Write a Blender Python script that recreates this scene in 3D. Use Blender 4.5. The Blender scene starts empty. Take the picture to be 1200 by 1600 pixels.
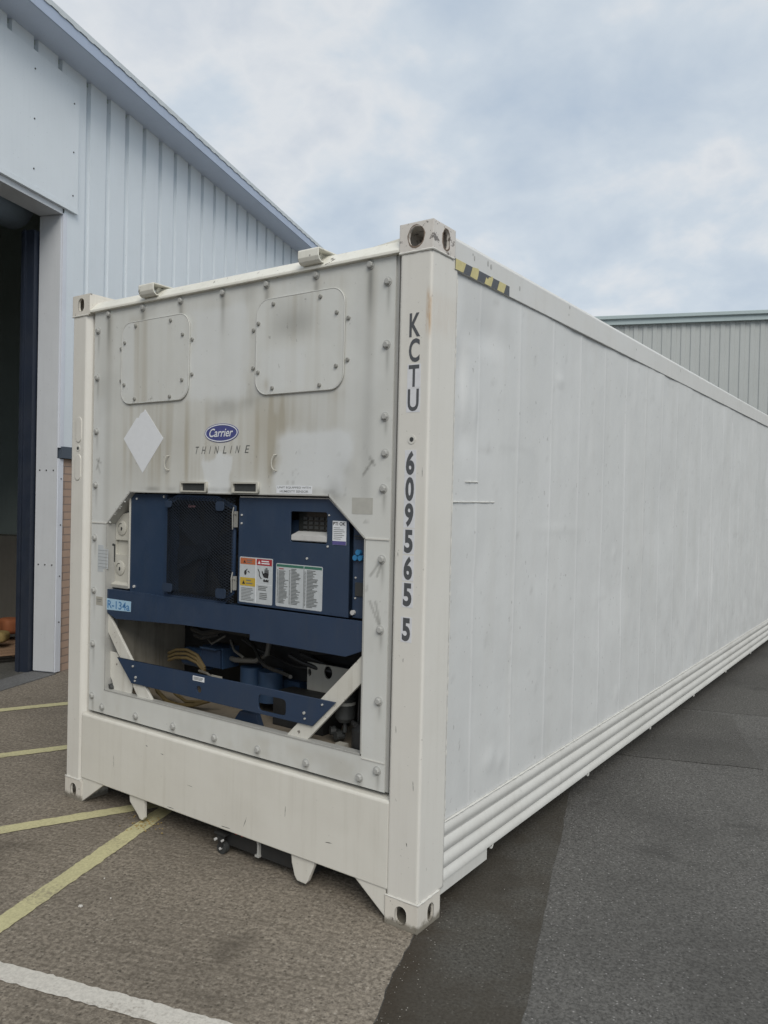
import bpy, bmesh, math, random
import numpy as np
from mathutils import Vector, Matrix
random.seed(7)
RNG = np.random.default_rng(11)
R = math.radians
SC = bpy.context.scene
COL = SC.collection

# ------------------------------------------------------------------ camera
cam = bpy.data.cameras.new('camera')
cam.sensor_fit = 'VERTICAL'; cam.sensor_height = 32.0; cam.lens = 24.694
cam.clip_start = 0.05; cam.clip_end = 2000
camo = bpy.data.objects.new('camera', cam); COL.objects.link(camo)
_r = Vector((0.81805618, 0.57469621, 0.02254665))
_u = Vector((-0.02707763, -0.00067401, 0.99963311))
_f = Vector((-0.57450055, 0.81836655, -0.01501003))
camo.matrix_world = Matrix(((_r.x, _u.x, -_f.x, 4.12479), (_r.y, _u.y, -_f.y, -2.70206), (_r.z, _u.z, -_f.z, 1.7628), (0, 0, 0, 1)))
SC.camera = camo

# ------------------------------------------------------------------ light
SUN_EL, SUN_AZ = 40.0, 132.0          # compass-like: degrees from +y towards +x
w = bpy.data.worlds.new('World'); SC.world = w; w.use_nodes = True
wt = w.node_tree; wt.nodes.clear()
def wn(t, **k):
    n = wt.nodes.new(t)
    for a, b in k.items(): setattr(n, a, b)
    return n
def wl(a, b): wt.links.new(a, b)
wout = wn('ShaderNodeOutputWorld'); wbg = wn('ShaderNodeBackground'); wbg.inputs['Strength'].default_value = 0.1
sky = wn('ShaderNodeTexSky', sky_type='NISHITA'); sky.sun_disc = False
sky.sun_elevation = R(SUN_EL); sky.sun_rotation = R(SUN_AZ)
tc = wn('ShaderNodeTexCoord')
sep = wn('ShaderNodeSeparateXYZ'); wl(tc.outputs['Generated'], sep.inputs[0])
def wmath(op, a, b=None, c=None):
    n = wn('ShaderNodeMath', operation=op)
    for i, v in enumerate((a, b, c)):
        if v is None: continue
        if isinstance(v, (int, float)): n.inputs[i].default_value = v
        else: wl(v, n.inputs[i])
    return n.outputs[0]
zz = wmath('ADD', wmath('MAXIMUM', sep.outputs[2], 0.0), 0.42)
cmb = wn('ShaderNodeCombineXYZ'); wl(wmath('DIVIDE', sep.outputs[0], zz), cmb.inputs[0]); wl(wmath('DIVIDE', sep.outputs[1], zz), cmb.inputs[1])
def wnoise(scale, detail, dist, off):
    mp = wn('ShaderNodeMapping'); mp.inputs['Location'].default_value = off; wl(cmb.outputs[0], mp.inputs[0])
    n = wn('ShaderNodeTexNoise'); n.inputs['Scale'].default_value = scale; n.inputs['Detail'].default_value = detail
    n.inputs['Roughness'].default_value = 0.55; n.inputs['Distortion'].default_value = dist; wl(mp.outputs[0], n.inputs['Vector']); return n.outputs[0]
def wramp(src, stops):
    n = wn('ShaderNodeValToRGB'); cr = n.color_ramp
    while len(cr.elements) < len(stops): cr.elements.new(0.5)
    for e, (p, c) in zip(cr.elements, stops): e.position = p; e.color = (*c, 1)
    wl(src, n.inputs[0]); return n.outputs[0]
big = wnoise(1.9, 6, 0.25, (0.3, 2.1, 0)); fine = wnoise(6.2, 7, 0.2, (5.0, 1.0, 0))
cl = wmath('ADD', wmath('MULTIPLY', big, 0.62), wmath('MULTIPLY', fine, 0.38))
cl = wmath('ADD', cl, wmath('MULTIPLY', wmath('SUBTRACT', sep.outputs[2], 0.22), 0.30))   # the deck is thicker overhead
cloudcol = wramp(cl, [(0.40, (4.9, 5.8, 6.9)), (0.47, (5.6, 6.4, 7.3)), (0.54, (6.4, 7.1, 7.8)), (0.60, (7.6, 7.9, 8.2)), (0.66, (6.5, 7.0, 7.6)), (0.73, (7.5, 7.85, 8.2)), (0.82, (6.9, 7.4, 8.0))])
# a bank of cumulus low over the yard
mix = wn('ShaderNodeMix', data_type='RGBA'); mix.inputs[0].default_value = 0.92
wl(sky.outputs[0], mix.inputs[6]); wl(cloudcol, mix.inputs[7]); wl(mix.outputs[2], wbg.inputs['Color']); wl(wbg.outputs[0], wout.inputs[0])

sun = bpy.data.lights.new('sun', 'SUN'); sun.energy = 1.9; sun.angle = R(34); sun.color = (1.0, 0.95, 0.86)
suno = bpy.data.objects.new('sun', sun); COL.objects.link(suno)
_sd = Vector((math.sin(R(SUN_AZ)) * math.cos(R(SUN_EL)), math.cos(R(SUN_AZ)) * math.cos(R(SUN_EL)), math.sin(R(SUN_EL))))
suno.rotation_euler = _sd.to_track_quat('Z', 'Y').to_euler()
vs = SC.view_settings
vs.view_transform = 'Standard'; vs.look = 'None'; vs.exposure = 0.0; vs.gamma = 1.0; vs.use_curve_mapping = False

# ------------------------------------------------------------------ materials
class Mat:
    def __init__(s, name):
        s.m = bpy.data.materials.new(name); s.m.use_nodes = True; s.t = s.m.node_tree; s.t.nodes.clear()
        s.out = s.n('ShaderNodeOutputMaterial'); s.b = s.n('ShaderNodeBsdfPrincipled'); s.t.links.new(s.b.outputs[0], s.out.inputs[0])
        s._co = None
    def n(s, t, **k):
        n = s.t.nodes.new(t)
        for a, b in k.items(): setattr(n, a, b)
        return n
    def put(s, sock, v):
        if v is None: return
        if hasattr(v, 'is_linked'): s.t.links.new(v, sock)
        elif isinstance(v, (tuple, list)) and len(v) == 3 and sock.type == 'RGBA': sock.default_value = (*v, 1)
        else: sock.default_value = v
    @property
    def co(s):
        if s._co is None: s._co = s.n('ShaderNodeTexCoord').outputs['Object']
        return s._co
    def scaled(s, sc, off=(0, 0, 0)):
        m = s.n('ShaderNodeMapping'); m.inputs['Scale'].default_value = sc; m.inputs['Location'].default_value = off
        s.put(m.inputs[0], s.co); return m.outputs[0]
    def noise(s, scale=5, detail=4, rough=0.55, sc=(1, 1, 1), off=(0, 0, 0), dist=0.0):
        n = s.n('ShaderNodeTexNoise'); n.inputs['Scale'].default_value = scale; n.inputs['Detail'].default_value = detail
        n.inputs['Roughness'].default_value = rough; n.inputs['Distortion'].default_value = dist
        s.put(n.inputs['Vector'], s.scaled(sc, off)); return n.outputs[0]
    def voro(s, scale, feature='F1', out='Distance', sc=(1, 1, 1)):
        n = s.n('ShaderNodeTexVoronoi', feature=feature); n.inputs['Scale'].default_value = scale
        s.put(n.inputs['Vector'], s.scaled(sc)); return n.outputs[out]
    def rng(s, v, a, b, c=0.0, d=1.0):
        n = s.n('ShaderNodeMapRange'); n.interpolation_type = 'SMOOTHSTEP'
        s.put(n.inputs[0], v)
        for i, x in enumerate((a, b, c, d)): n.inputs[i + 1].default_value = x
        return n.outputs[0]
    def math(s, op, a, b=None):
        n = s.n('ShaderNodeMath', operation=op); s.put(n.inputs[0], a); s.put(n.inputs[1], b); return n.outputs[0]
    def mix(s, f, a, b, blend='MIX'):
        n = s.n('ShaderNodeMix', data_type='RGBA', blend_type=blend); s.put(n.inputs[0], f); s.put(n.inputs[6], a); s.put(n.inputs[7], b); return n.outputs[2]
    def xyz(s):
        n = s.n('ShaderNodeSeparateXYZ'); s.put(n.inputs[0], s.co); return n.outputs
    def attr(s, name):
        a = s.n('ShaderNodeAttribute'); a.attribute_name = name; q = s.n('ShaderNodeSeparateColor'); s.put(q.inputs[0], a.outputs['Color']); return q.outputs
    def fin(s, col, rough=0.5, metal=0.0, bump=None, bstr=0.2, bdist=0.002, bevel=0.0, spec=0.5):
        s.put(s.b.inputs['Base Color'], col); s.put(s.b.inputs['Roughness'], rough); s.b.inputs['Metallic'].default_value = metal
        s.b.inputs['Specular IOR Level'].default_value = spec
        nrm = None
        if bevel:
            bv = s.n('ShaderNodeBevel'); bv.samples = 4; bv.inputs['Radius'].default_value = bevel; nrm = bv.outputs[0]
        if bump is not None:
            bp = s.n('ShaderNodeBump'); bp.inputs['Strength'].default_value = bstr; bp.inputs['Distance'].default_value = bdist
            s.put(bp.inputs['Height'], bump); s.put(bp.inputs['Normal'], nrm); nrm = bp.outputs[0]
        s.put(s.b.inputs['Normal'], nrm)
        return s.m

M = {}
def paint(name, base, dirt, amount=0.5, rough=0.42, bevel=0.006, chips=0.0, spec=0.5, grime=False):
    """weathered gloss paint: blotchy tone, rain streaks and a few chips"""
    m = Mat(name)
    blot = m.rng(m.noise(2.3, 5, 0.6), 0.35, 0.75)
    streak = m.rng(m.noise(1.0, 5, 0.65, (26, 26, 1.6)), 0.45, 0.85)
    f = m.math('MULTIPLY', m.math('ADD', m.math('MULTIPLY', blot, 0.45), m.math('MULTIPLY', streak, 0.55)), amount)
    c = m.mix(f, base, dirt)
    spot = m.rng(m.noise(55, 3, 0.5), 0.705, 0.74)
    c = m.mix(m.math('MULTIPLY', spot, 0.35), c, tuple(x * 0.45 for x in base))
    if grime:
        gz = m.rng(m.math('ADD', m.xyz()[2], m.math('MULTIPLY', m.noise(30, 5, 0.7), -0.055)), 0.012, -0.012)
        c = m.mix(m.math('MULTIPLY', gz, 0.8), c, (0.13, 0.115, 0.085))
    if chips:
        ch = m.rng(m.noise(24, 5, 0.7, off=(3, 1, 2)), 0.66 - chips, 0.69 - chips)
        c = m.mix(m.math('MULTIPLY', ch, 0.85), c, (0.10, 0.085, 0.075))
    rr = m.rng(m.noise(6, 4), 0.3, 0.7, rough - 0.08, rough + 0.14)
    M[name] = m.fin(c, rr, bump=m.noise(9, 4, 0.6), bstr=0.25, bdist=0.004, bevel=bevel, spec=spec)
    return M[name]

WARM = (0.69, 0.675, 0.63); WARMD = (0.48, 0.455, 0.40)
paint('post_white', WARM, WARMD, 0.35)
paint('sill_white', (0.69, 0.675, 0.62), (0.44, 0.41, 0.345), 0.42)
paint('casting_white', (0.68, 0.65, 0.59), (0.42, 0.38, 0.32), 0.5, chips=0.03, grime=True)
paint('casting_chipped', (0.66, 0.63, 0.59), (0.44, 0.39, 0.34), 0.6, chips=0.085)
paint('rail_white', (0.635, 0.637, 0.62), (0.46, 0.45, 0.41), 0.4, chips=0.0)
paint('roof_white', (0.76, 0.75, 0.68), (0.42, 0.39, 0.33), 0.5, chips=0.02)
paint('corrugated_white', (0.63, 0.627, 0.60), (0.38, 0.37, 0.33), 0.4, bevel=0.0)
paint('unit_white', (0.61, 0.615, 0.59), (0.38, 0.365, 0.31), 0.5)
paint('brace_white', (0.64, 0.63, 0.58), (0.34, 0.31, 0.25), 0.7, chips=0.02)
paint('module_white', (0.50, 0.49, 0.44), (0.33, 0.30, 0.25), 0.5, bevel=0.003)
paint('bolt_grey', (0.44, 0.445, 0.43), (0.22, 0.21, 0.19), 0.7, 0.5, 0.002)
paint('screw_grey', (0.30, 0.30, 0.28), (0.14, 0.13, 0.11), 0.7, 0.5, 0.0015)
paint('trim_aluminium', (0.42, 0.42, 0.40), (0.22, 0.21, 0.19), 0.6, 0.4, 0.002)
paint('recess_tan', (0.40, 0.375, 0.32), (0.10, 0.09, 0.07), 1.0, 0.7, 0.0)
paint('tray_tan', (0.30, 0.255, 0.195), (0.12, 0.10, 0.08), 0.9, 0.7, 0.0)
paint('navy_blue', (0.024, 0.045, 0.088), (0.046, 0.062, 0.086), 0.55, 0.42, 0.003)
paint('navy_bar', (0.022, 0.043, 0.088), (0.048, 0.060, 0.080), 0.55, 0.45, 0.003)
paint('navy_dull', (0.018, 0.034, 0.066), (0.03, 0.04, 0.06), 0.5, 0.6, 0.003)
paint('motor_blue', (0.03, 0.065, 0.13), (0.03, 0.035, 0.04), 0.7, 0.5, 0.003)
paint('black_paint', (0.018, 0.019, 0.020), (0.035, 0.033, 0.03), 0.6, 0.55, 0.003)
paint('dark_metal', (0.045, 0.048, 0.048), (0.02, 0.02, 0.02), 0.6, 0.55, 0.002)
paint('pipe_dull', (0.15, 0.14, 0.12), (0.06, 0.055, 0.05), 0.8, 0.5, 0.0)
paint('mesh_dark', (0.018, 0.023, 0.032), (0.026, 0.030, 0.034), 0.5, 0.8, 0.0, spec=0.15)
paint('hose_yellow', (0.19, 0.135, 0.055), (0.08, 0.06, 0.03), 0.7, 0.5, 0.0)
paint('hose_black', (0.02, 0.02, 0.02), (0.05, 0.045, 0.035), 0.5, 0.5, 0.0)
paint('steel', (0.55, 0.55, 0.54), (0.3, 0.29, 0.28), 0.5, 0.3, 0.001)
paint('red_plastic', (0.45, 0.045, 0.03), (0.2, 0.03, 0.02), 0.4, 0.4, 0.0)
paint('weld_white', (0.66, 0.65, 0.61), (0.45, 0.43, 0.38), 0.4, 0.35, 0.0)
paint('cladding_white', (0.70, 0.755, 0.80), (0.61, 0.66, 0.70), 0.4, 0.4, 0.002)
paint('header_white', (0.72, 0.77, 0.81), (0.62, 0.67, 0.71), 0.5, 0.4, 0.002)
paint('trim_white', (0.66, 0.69, 0.76), (0.50, 0.53, 0.58), 0.5, 0.5, 0.002)
paint('reveal_grey', (0.60, 0.625, 0.66), (0.50, 0.52, 0.55), 0.6, 0.5, 0.002)
paint('eave_blue', (0.56, 0.63, 0.76), (0.47, 0.53, 0.64), 0.4, 0.45, 0.003)
paint('fascia_blue', (0.40, 0.47, 0.60), (0.34, 0.40, 0.50), 0.4, 0.45, 0.003)
paint('roof_sheet', (0.52, 0.56, 0.58), (0.38, 0.41, 0.43), 0.5, 0.5, 0.0)
paint('flashing_slate', (0.075, 0.095, 0.125), (0.05, 0.06, 0.08), 0.4, 0.5, 0.002)
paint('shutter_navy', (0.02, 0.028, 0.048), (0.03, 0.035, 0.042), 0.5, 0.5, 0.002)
paint('roll_grey', (0.20, 0.25, 0.31), (0.14, 0.17, 0.20), 0.5, 0.6, 0.0)
paint('rust_brown', (0.20, 0.15, 0.115), (0.12, 0.09, 0.07), 0.8, 0.8, 0.0)
paint('inside_green', (0.34, 0.40, 0.385), (0.24, 0.27, 0.26), 0.6, 0.8, 0.0)
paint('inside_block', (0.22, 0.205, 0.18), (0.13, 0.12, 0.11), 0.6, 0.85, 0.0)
paint('timber', (0.30, 0.19, 0.12), (0.14, 0.09, 0.06), 0.7, 0.8, 0.0)
paint('sack_tan', (0.26, 0.19, 0.07), (0.14, 0.09, 0.04), 0.6, 0.8, 0.0)
paint('crate_green', (0.03, 0.07, 0.07), (0.02, 0.03, 0.03), 0.6, 0.6, 0.0)
paint('orange_cloth', (0.30, 0.10, 0.04), (0.14, 0.06, 0.03), 0.6, 0.8, 0.0)
paint('far_cladding', (0.405, 0.425, 0.418), (0.33, 0.35, 0.345), 0.5, 0.5, 0.0)
paint('far_fascia', (0.36, 0.43, 0.44), (0.29, 0.35, 0.355), 0.4, 0.5, 0.0)
paint('pebble_white', (0.62, 0.60, 0.56), (0.4, 0.38, 0.34), 0.5, 0.8, 0.0)
paint('grit_pale', (0.40, 0.38, 0.35), (0.25, 0.235, 0.21), 0.6, 0.8, 0.0)
paint('leaf_yellow', (0.36, 0.26, 0.09), (0.22, 0.15, 0.06), 0.7, 0.8, 0.0)
def flat(name, col, rough=0.5, var=0.12):
    m = Mat(name); f = m.rng(m.noise(40, 4), 0.3, 0.7)
    M[name] = m.fin(m.mix(m.math('MULTIPLY', f, var * 2), col, tuple(x * 0.72 for x in col)), rough); return M[name]
flat('letter_grey', (0.085, 0.09, 0.098)); flat('letter_soft', (0.13, 0.135, 0.13)); flat('sticker_white', (0.68, 0.69, 0.72))
flat('label_white', (0.50, 0.53, 0.55)); flat('placard_white', (0.74, 0.76, 0.79), 0.5, 0.05); flat('badge_faded', (0.15, 0.085, 0.095)); flat('print_grey', (0.17, 0.18, 0.18))
flat('print_black', (0.03, 0.03, 0.032)); flat('label_orange', (0.46, 0.14, 0.06)); flat('label_red', (0.36, 0.035, 0.045))
flat('label_yellow', (0.52, 0.36, 0.05)); flat('label_green', (0.045, 0.16, 0.115)); flat('logo_blue', (0.075, 0.085, 0.25))
flat('label_purple', (0.10, 0.09, 0.26)); flat('label_sky', (0.36, 0.54, 0.70)); flat('letter_sky', (0.07, 0.20, 0.42))
flat('plug_blue', (0.03, 0.19, 0.40)); flat('label_beige', (0.40, 0.385, 0.34)); flat('film_grey', (0.44, 0.435, 0.40))
flat('tape_yellow', (0.60, 0.53, 0.25), 0.5, 0.25); flat('tape_black', (0.085, 0.09, 0.10), 0.5, 0.25); flat('dark_screen', (0.03, 0.032, 0.03), 0.25)

# front bulkhead: stains are carried by a colour attribute laid on the mesh (r = brown run-off, g = grey grime, b = cleaner paint)
def stained(name, base, brown, grey, clean):
    m = Mat(name); r, g, b = m.attr('stain')
    c = m.mix(m.math('MULTIPLY', m.rng(m.noise(3, 5, 0.6), 0.35, 0.7), 0.25), base, tuple(x * 0.86 for x in base))
    c = m.mix(b, c, clean); c = m.mix(r, c, brown); c = m.mix(g, c, grey)
    spot = m.rng(m.noise(48, 3, 0.5, (1, 1, 0.6)), 0.69, 0.74)
    c = m.mix(m.math('MULTIPLY', spot, 0.4), c, (0.16, 0.155, 0.14))
    M[name] = m.fin(c, m.rng(m.noise(5, 4), 0.3, 0.7, 0.4, 0.6), bump=m.noise(7, 4, 0.6), bstr=0.3, bdist=0.005)
stained('bulkhead', (0.62, 0.627, 0.602), (0.42, 0.392, 0.325), (0.23, 0.23, 0.215), (0.665, 0.685, 0.69))
stained('side_sheet', (0.63, 0.64, 0.634), (0.47, 0.455, 0.40), (0.48, 0.485, 0.475), (0.715, 0.725, 0.725))

# post with a rust run near its top corner
def rusty_post():
    m = Mat('post_rusty'); X, Y, Z = m.xyz()
    blot = m.rng(m.noise(2.3, 5, 0.6), 0.35, 0.75); streak = m.rng(m.noise(1.0, 5, 0.65, (26, 26, 1.6)), 0.45, 0.85)
    c = m.mix(m.math('MULTIPLY', m.math('ADD', m.math('MULTIPLY', blot, 0.4), m.math('MULTIPLY', streak, 0.5)), 0.35), WARM, WARMD)
    fx = m.math('MULTIPLY', m.rng(X, 2.405, 2.422), m.rng(X, 2.438, 2.428)); fz = m.math('MULTIPLY', m.rng(Z, 2.40, 2.50), m.rng(Z, 2.64, 2.58))
    f = m.math('MULTIPLY', m.math('MULTIPLY', fx, fz), m.rng(m.noise(2, 5, 0.7, (30, 30, 5)), 0.25, 0.65))
    c = m.mix(m.math('MULTIPLY', f, 0.8), c, (0.42, 0.25, 0.10))
    spot = m.rng(m.noise(55, 3, 0.5), 0.70, 0.735); c = m.mix(m.math('MULTIPLY', spot, 0.35), c, (0.25, 0.24, 0.21))
    M['post_rusty'] = m.fin(c, 0.45, bump=m.noise(6, 4, 0.6), bstr=0.25, bdist=0.005, bevel=0.014)
rusty_post()

def ground_mat(name, c1, c2, c3, speck, scale, blotch, wet=None, pale=0.5, brush=False):
    m = Mat(name)
    g1 = m.noise(scale, 6, 0.75); g2 = m.noise(scale * 0.27, 4, 0.6)
    c = m.mix(m.rng(g1, 0.36, 0.64), c1, c2)
    c = m.mix(m.math('MULTIPLY', m.rng(g2, 0.4, 0.7), 0.35), c, c3)
    sp = m.voro(scale * 1.1, 'F1', 'Color'); q = m.n('ShaderNodeSeparateColor'); m.put(q.inputs[0], sp)
    sel = m.rng(q.outputs[0], 0.86, 0.92); dd = m.rng(m.voro(scale * 1.1), 0.36, 0.22)
    c = m.mix(m.math('MULTIPLY', m.math('MULTIPLY', sel, dd), pale), c, speck)
    sel2 = m.rng(q.outputs[1], 0.80, 0.9); c = m.mix(m.math('MULTIPLY', m.math('MULTIPLY', sel2, dd), 0.7), c, tuple(x * 0.35 for x in c1))
    bl = m.rng(m.noise(0.9, 5, 0.6, off=(4, 2, 0)), 0.42, 0.72)
    c = m.mix(m.math('MULTIPLY', bl, blotch), c, tuple(x * 0.5 for x in c1))
    oil = m.rng(m.noise(2.1, 3, 0.5, off=(9, 4, 0)), 0.62, 0.74); c = m.mix(m.math('MULTIPLY', oil, 0.45), c, tuple(x * 0.55 for x in c1))
    if brush:
        bl2 = m.rng(m.noise(1.0, 4, 0.6, (2.2, 42, 1), (0, 3, 0)), 0.40, 0.68); bl2 = m.math('MULTIPLY', bl2, m.rng(m.noise(1.3, 3, 0.5, off=(2, 9, 0)), 0.42, 0.62, 0.12, 1.0)); c = m.mix(m.math('MULTIPLY', bl2, 0.45), c, tuple(x * 0.8 for x in c1)); g3 = m.rng(m.noise(17, 5, 0.7), 0.42, 0.68); c = m.mix(m.math('MULTIPLY', g3, 0.32), c, tuple(x * 0.9 for x in c1))
    if wet:
        wv = m.rng(m.noise(1.7, 5, 0.65, off=(1, 7, 0)), 0.42, 0.6); c = m.mix(m.math('MULTIPLY', wv, 0.6), c, wet); ex = m.math('ADD', m.xyz()[0], m.math('MULTIPLY', m.noise(6, 4, 0.7), -0.22)); c = m.mix(m.math('MULTIPLY', m.rng(ex, 4.46, 4.30), 0.65), c, (0.036, 0.026, 0.016))
    M[name] = m.fin(c, m.rng(g2, 0.3, 0.7, 0.78, 0.95), bump=m.math('ADD', g1, m.math('MULTIPLY', m.voro(scale * 1.1), 0.6)), bstr=0.7, bdist=0.004, spec=0.35)
ground_mat('concrete', (0.122, 0.104, 0.082), (0.345, 0.303, 0.247), (0.24, 0.208, 0.168), (0.52, 0.48, 0.41), 54, 0.34, pale=0.5, brush=True)
ground_mat('asphalt', (0.062, 0.060, 0.056), (0.150, 0.146, 0.137), (0.106, 0.103, 0.097), (0.40, 0.39, 0.38), 74, 0.34, pale=0.55)
ground_mat('asphalt_mid', (0.052, 0.050, 0.046), (0.128, 0.124, 0.115), (0.09, 0.087, 0.081), (0.34, 0.33, 0.32), 74, 0.34, pale=0.5)
ground_mat('asphalt_dark', (0.044, 0.041, 0.035), (0.104, 0.099, 0.087), (0.075, 0.071, 0.062), (0.30, 0.29, 0.27), 72, 0.3, wet=(0.050, 0.042, 0.031), pale=0.4)
ground_mat('threshold_grey', (0.12, 0.122, 0.124), (0.19, 0.192, 0.195), (0.155, 0.157, 0.16), (0.3, 0.3, 0.3), 70, 0.3, pale=0.3)
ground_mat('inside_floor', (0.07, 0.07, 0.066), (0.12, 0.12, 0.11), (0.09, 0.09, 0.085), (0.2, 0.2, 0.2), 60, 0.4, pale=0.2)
def road_paint(name, col, worn, lo, hi):
    m = Mat(name)
    c = m.mix(m.rng(m.noise(70, 5, 0.75), 0.35, 0.7), col, tuple(x * 0.78 for x in col))
    wv = m.rng(m.math('ADD', m.math('MULTIPLY', m.noise(60, 5, 0.8), 0.55), m.math('MULTIPLY', m.noise(3.5, 4, 0.6), 0.45)), lo, hi)
    c = m.mix(wv, c, worn)
    M[name] = m.fin(c, 0.8, bump=m.noise(85, 5, 0.75), bstr=0.6, bdist=0.003, spec=0.3)
road_paint('paint_yellow', (0.58, 0.545, 0.32), (0.26, 0.23, 0.165), 0.51, 0.68)
road_paint('paint_white', (0.64, 0.615, 0.56), (0.26, 0.23, 0.195), 0.52, 0.68)

road_paint('paint_faint', (0.19, 0.187, 0.18), (0.105, 0.103, 0.097), 0.46, 0.55)
def bricks():
    m = Mat('brick'); m2 = m.n('ShaderNodeTexBrick'); mp = m.n('ShaderNodeCombineXYZ')
    q_ = m.xyz(); m.put(mp.inputs[0], q_[1]); m.put(mp.inputs[1], q_[2]); m.put(m2.inputs['Vector'], mp.outputs[0])
    for k, v in (('Color1', (0.46, 0.33, 0.255, 1)), ('Color2', (0.41, 0.29, 0.225, 1)), ('Mortar', (0.22, 0.18, 0.16, 1))): m2.inputs[k].default_value = v
    for k, v in (('Scale', 1.0), ('Mortar Size', 0.006), ('Brick Width', 0.225), ('Row Height', 0.075), ('Bias', 0.0)): m2.inputs[k].default_value = v
    c = m.mix(m.math('MULTIPLY', m.rng(m.noise(14, 5), 0.3, 0.7), 0.3), m2.outputs['Color'], (0.33, 0.235, 0.185))
    M['brick'] = m.fin(c, 0.85, bump=m2.outputs['Fac'], bstr=-0.6, bdist=0.006)
bricks()

# ------------------------------------------------------------------ mesh helpers
class MB:
    def __init__(s): s.v = []; s.f = []
    def add(s, vs_, fs):
        o = len(s.v); s.v += [tuple(v) for v in vs_]; s.f += [tuple(i + o for i in f) for f in fs]; return s
    def box(s, x0, x1, y0, y1, z0, z1):
        return s.add([(x0, y0, z0), (x1, y0, z0), (x1, y1, z0), (x0, y1, z0), (x0, y0, z1), (x1, y0, z1), (x1, y1, z1), (x0, y1, z1)],
                     [(0, 3, 2, 1), (4, 5, 6, 7), (0, 1, 5, 4), (1, 2, 6, 5), (2, 3, 7, 6), (3, 0, 4, 7)])
    def prism(s, poly, a0, a1, axis='y'):
        """poly (u,v) extruded along axis. y: (u,v)->(x,z); x: (u,v)->(y,z); z: (u,v)->(x,y)"""
        n = len(poly); P = {'y': lambda u, v, a: (u, a, v), 'x': lambda u, v, a: (a, u, v), 'z': lambda u, v, a: (u, v, a)}[axis]
        vs_ = [P(u, v, a0) for u, v in poly] + [P(u, v, a1) for u, v in poly]
        fs = [tuple(range(n)), tuple(range(2 * n - 1, n - 1, -1))] + [(i, i + n, (i + 1) % n + n, (i + 1) % n) for i in range(n)]
        return s.add(vs_, fs)
    def tube(s, pts, r, seg=8, cap=True):
        pts = [Vector(p) for p in pts]; n = len(pts); rr = r if isinstance(r, (list, tuple)) else [r] * n
        rings = []; up = None
        for i, p in enumerate(pts):
            t = (pts[min(i + 1, n - 1)] - pts[max(i - 1, 0)]).normalized()
            if up is None: up = Vector((0, 0, 1)) if abs(t.z) < 0.9 else Vector((1, 0, 0))
            a = t.cross(up).normalized(); b = a.cross(t).normalized(); up = b
            rings.append([p + (a * math.cos(2 * math.pi * k / seg) + b * math.sin(2 * math.pi * k / seg)) * rr[i] for k in range(seg)])
        vs_ = [v for r_ in rings for v in r_]; fs = []
        for i in range(n - 1):
            for k in range(seg):
                fs.append((i * seg + k, i * seg + (k + 1) % seg, (i + 1) * seg + (k + 1) % seg, (i + 1) * seg + k))
        if cap: fs += [tuple(range(seg - 1, -1, -1)), tuple(range((n - 1) * seg, n * seg))]
        return s.add(vs_, fs)
    def cyl(s, p0, p1, r, seg=16, r1=None): return s.tube([p0, p1], [r, r if r1 is None else r1], seg)
    def ring(s, c, R_, r, axis='y', seg=20, seg2=8):
        vs_ = []; fs = []
        for i in range(seg):
            a = 2 * math.pi * i / seg
            for k in range(seg2):
                b = 2 * math.pi * k / seg2; q = R_ + r * math.cos(b); h = r * math.sin(b)
                d = {'y': (q * math.cos(a), h, q * math.sin(a)), 'x': (h, q * math.cos(a), q * math.sin(a)), 'z': (q * math.cos(a), q * math.sin(a), h)}[axis]
                vs_.append((c[0] + d[0], c[1] + d[1], c[2] + d[2]))
                fs.append((i * seg2 + k, ((i + 1) % seg) * seg2 + k, ((i + 1) % seg) * seg2 + (k + 1) % seg2, i * seg2 + (k + 1) % seg2))
        return s.add(vs_, fs)
    def mesh(s, name, recalc=True):
        me = bpy.data.meshes.new(name); me.from_pydata(s.v, [], s.f)
        if recalc:
            bm = bmesh.new(); bm.from_mesh(me); bmesh.ops.recalc_face_normals(bm, faces=bm.faces); bm.to_mesh(me); bm.free()
        me.update(); return me
def obj(name, mb, mat, parent=None, label=None, smooth=False, loc=None):
    me = mb.mesh(name) if isinstance(mb, MB) else mb
    if mat is not None and not me.materials: me.materials.append(M[mat])
    if smooth:
        me.polygons.foreach_set('use_smooth', [True] * len(me.polygons)); me.set_sharp_from_angle(angle=R(35))
    o = bpy.data.objects.new(name, me); COL.objects.link(o)
    if parent: o.parent = parent
    if label: o['label'] = label
    if loc: o.location = loc
    return o
def thing(name, label, cat, loc=(0, 0, 0), rz=0.0, group=None):
    o = bpy.data.objects.new(name, None); o.empty_display_size = 0.2; COL.objects.link(o); o.location = loc; o.rotation_euler = (0, 0, rz)
    o['label'] = label; o['category'] = cat
    if group: o['group'] = group
    return o
def tag(o, label, cat, group=None, kind=None):
    o['label'] = label; o['category'] = cat
    if group: o['group'] = group
    if kind: o['kind'] = kind
    return o
def rep(o, loc=None, parent=None):
    c = o.copy(); COL.objects.link(c); c.parent = parent if parent else o.parent
    if loc: c.location = loc
    return c
def arc(cx, cz, rx, rz, a0, a1, n): return [(cx + rx * math.cos(R(a0 + (a1 - a0) * i / n)), cz + rz * math.sin(R(a0 + (a1 - a0) * i / n))) for i in range(n + 1)]
def rrect(x0, x1, z0, z1, r, n=5):
    return arc(x1 - r, z1 - r, r, r, 0, 90, n) + arc(x0 + r, z1 - r, r, r, 90, 180, n) + arc(x0 + r, z0 + r, r, r, 180, 270, n) + arc(x1 - r, z0 + r, r, r, 270, 360, n)
def ell(cx, cz, rx, rz, n=28): return [(cx + rx * math.cos(2 * math.pi * i / n), cz + rz * math.sin(2 * math.pi * i / n)) for i in range(n)]
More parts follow.
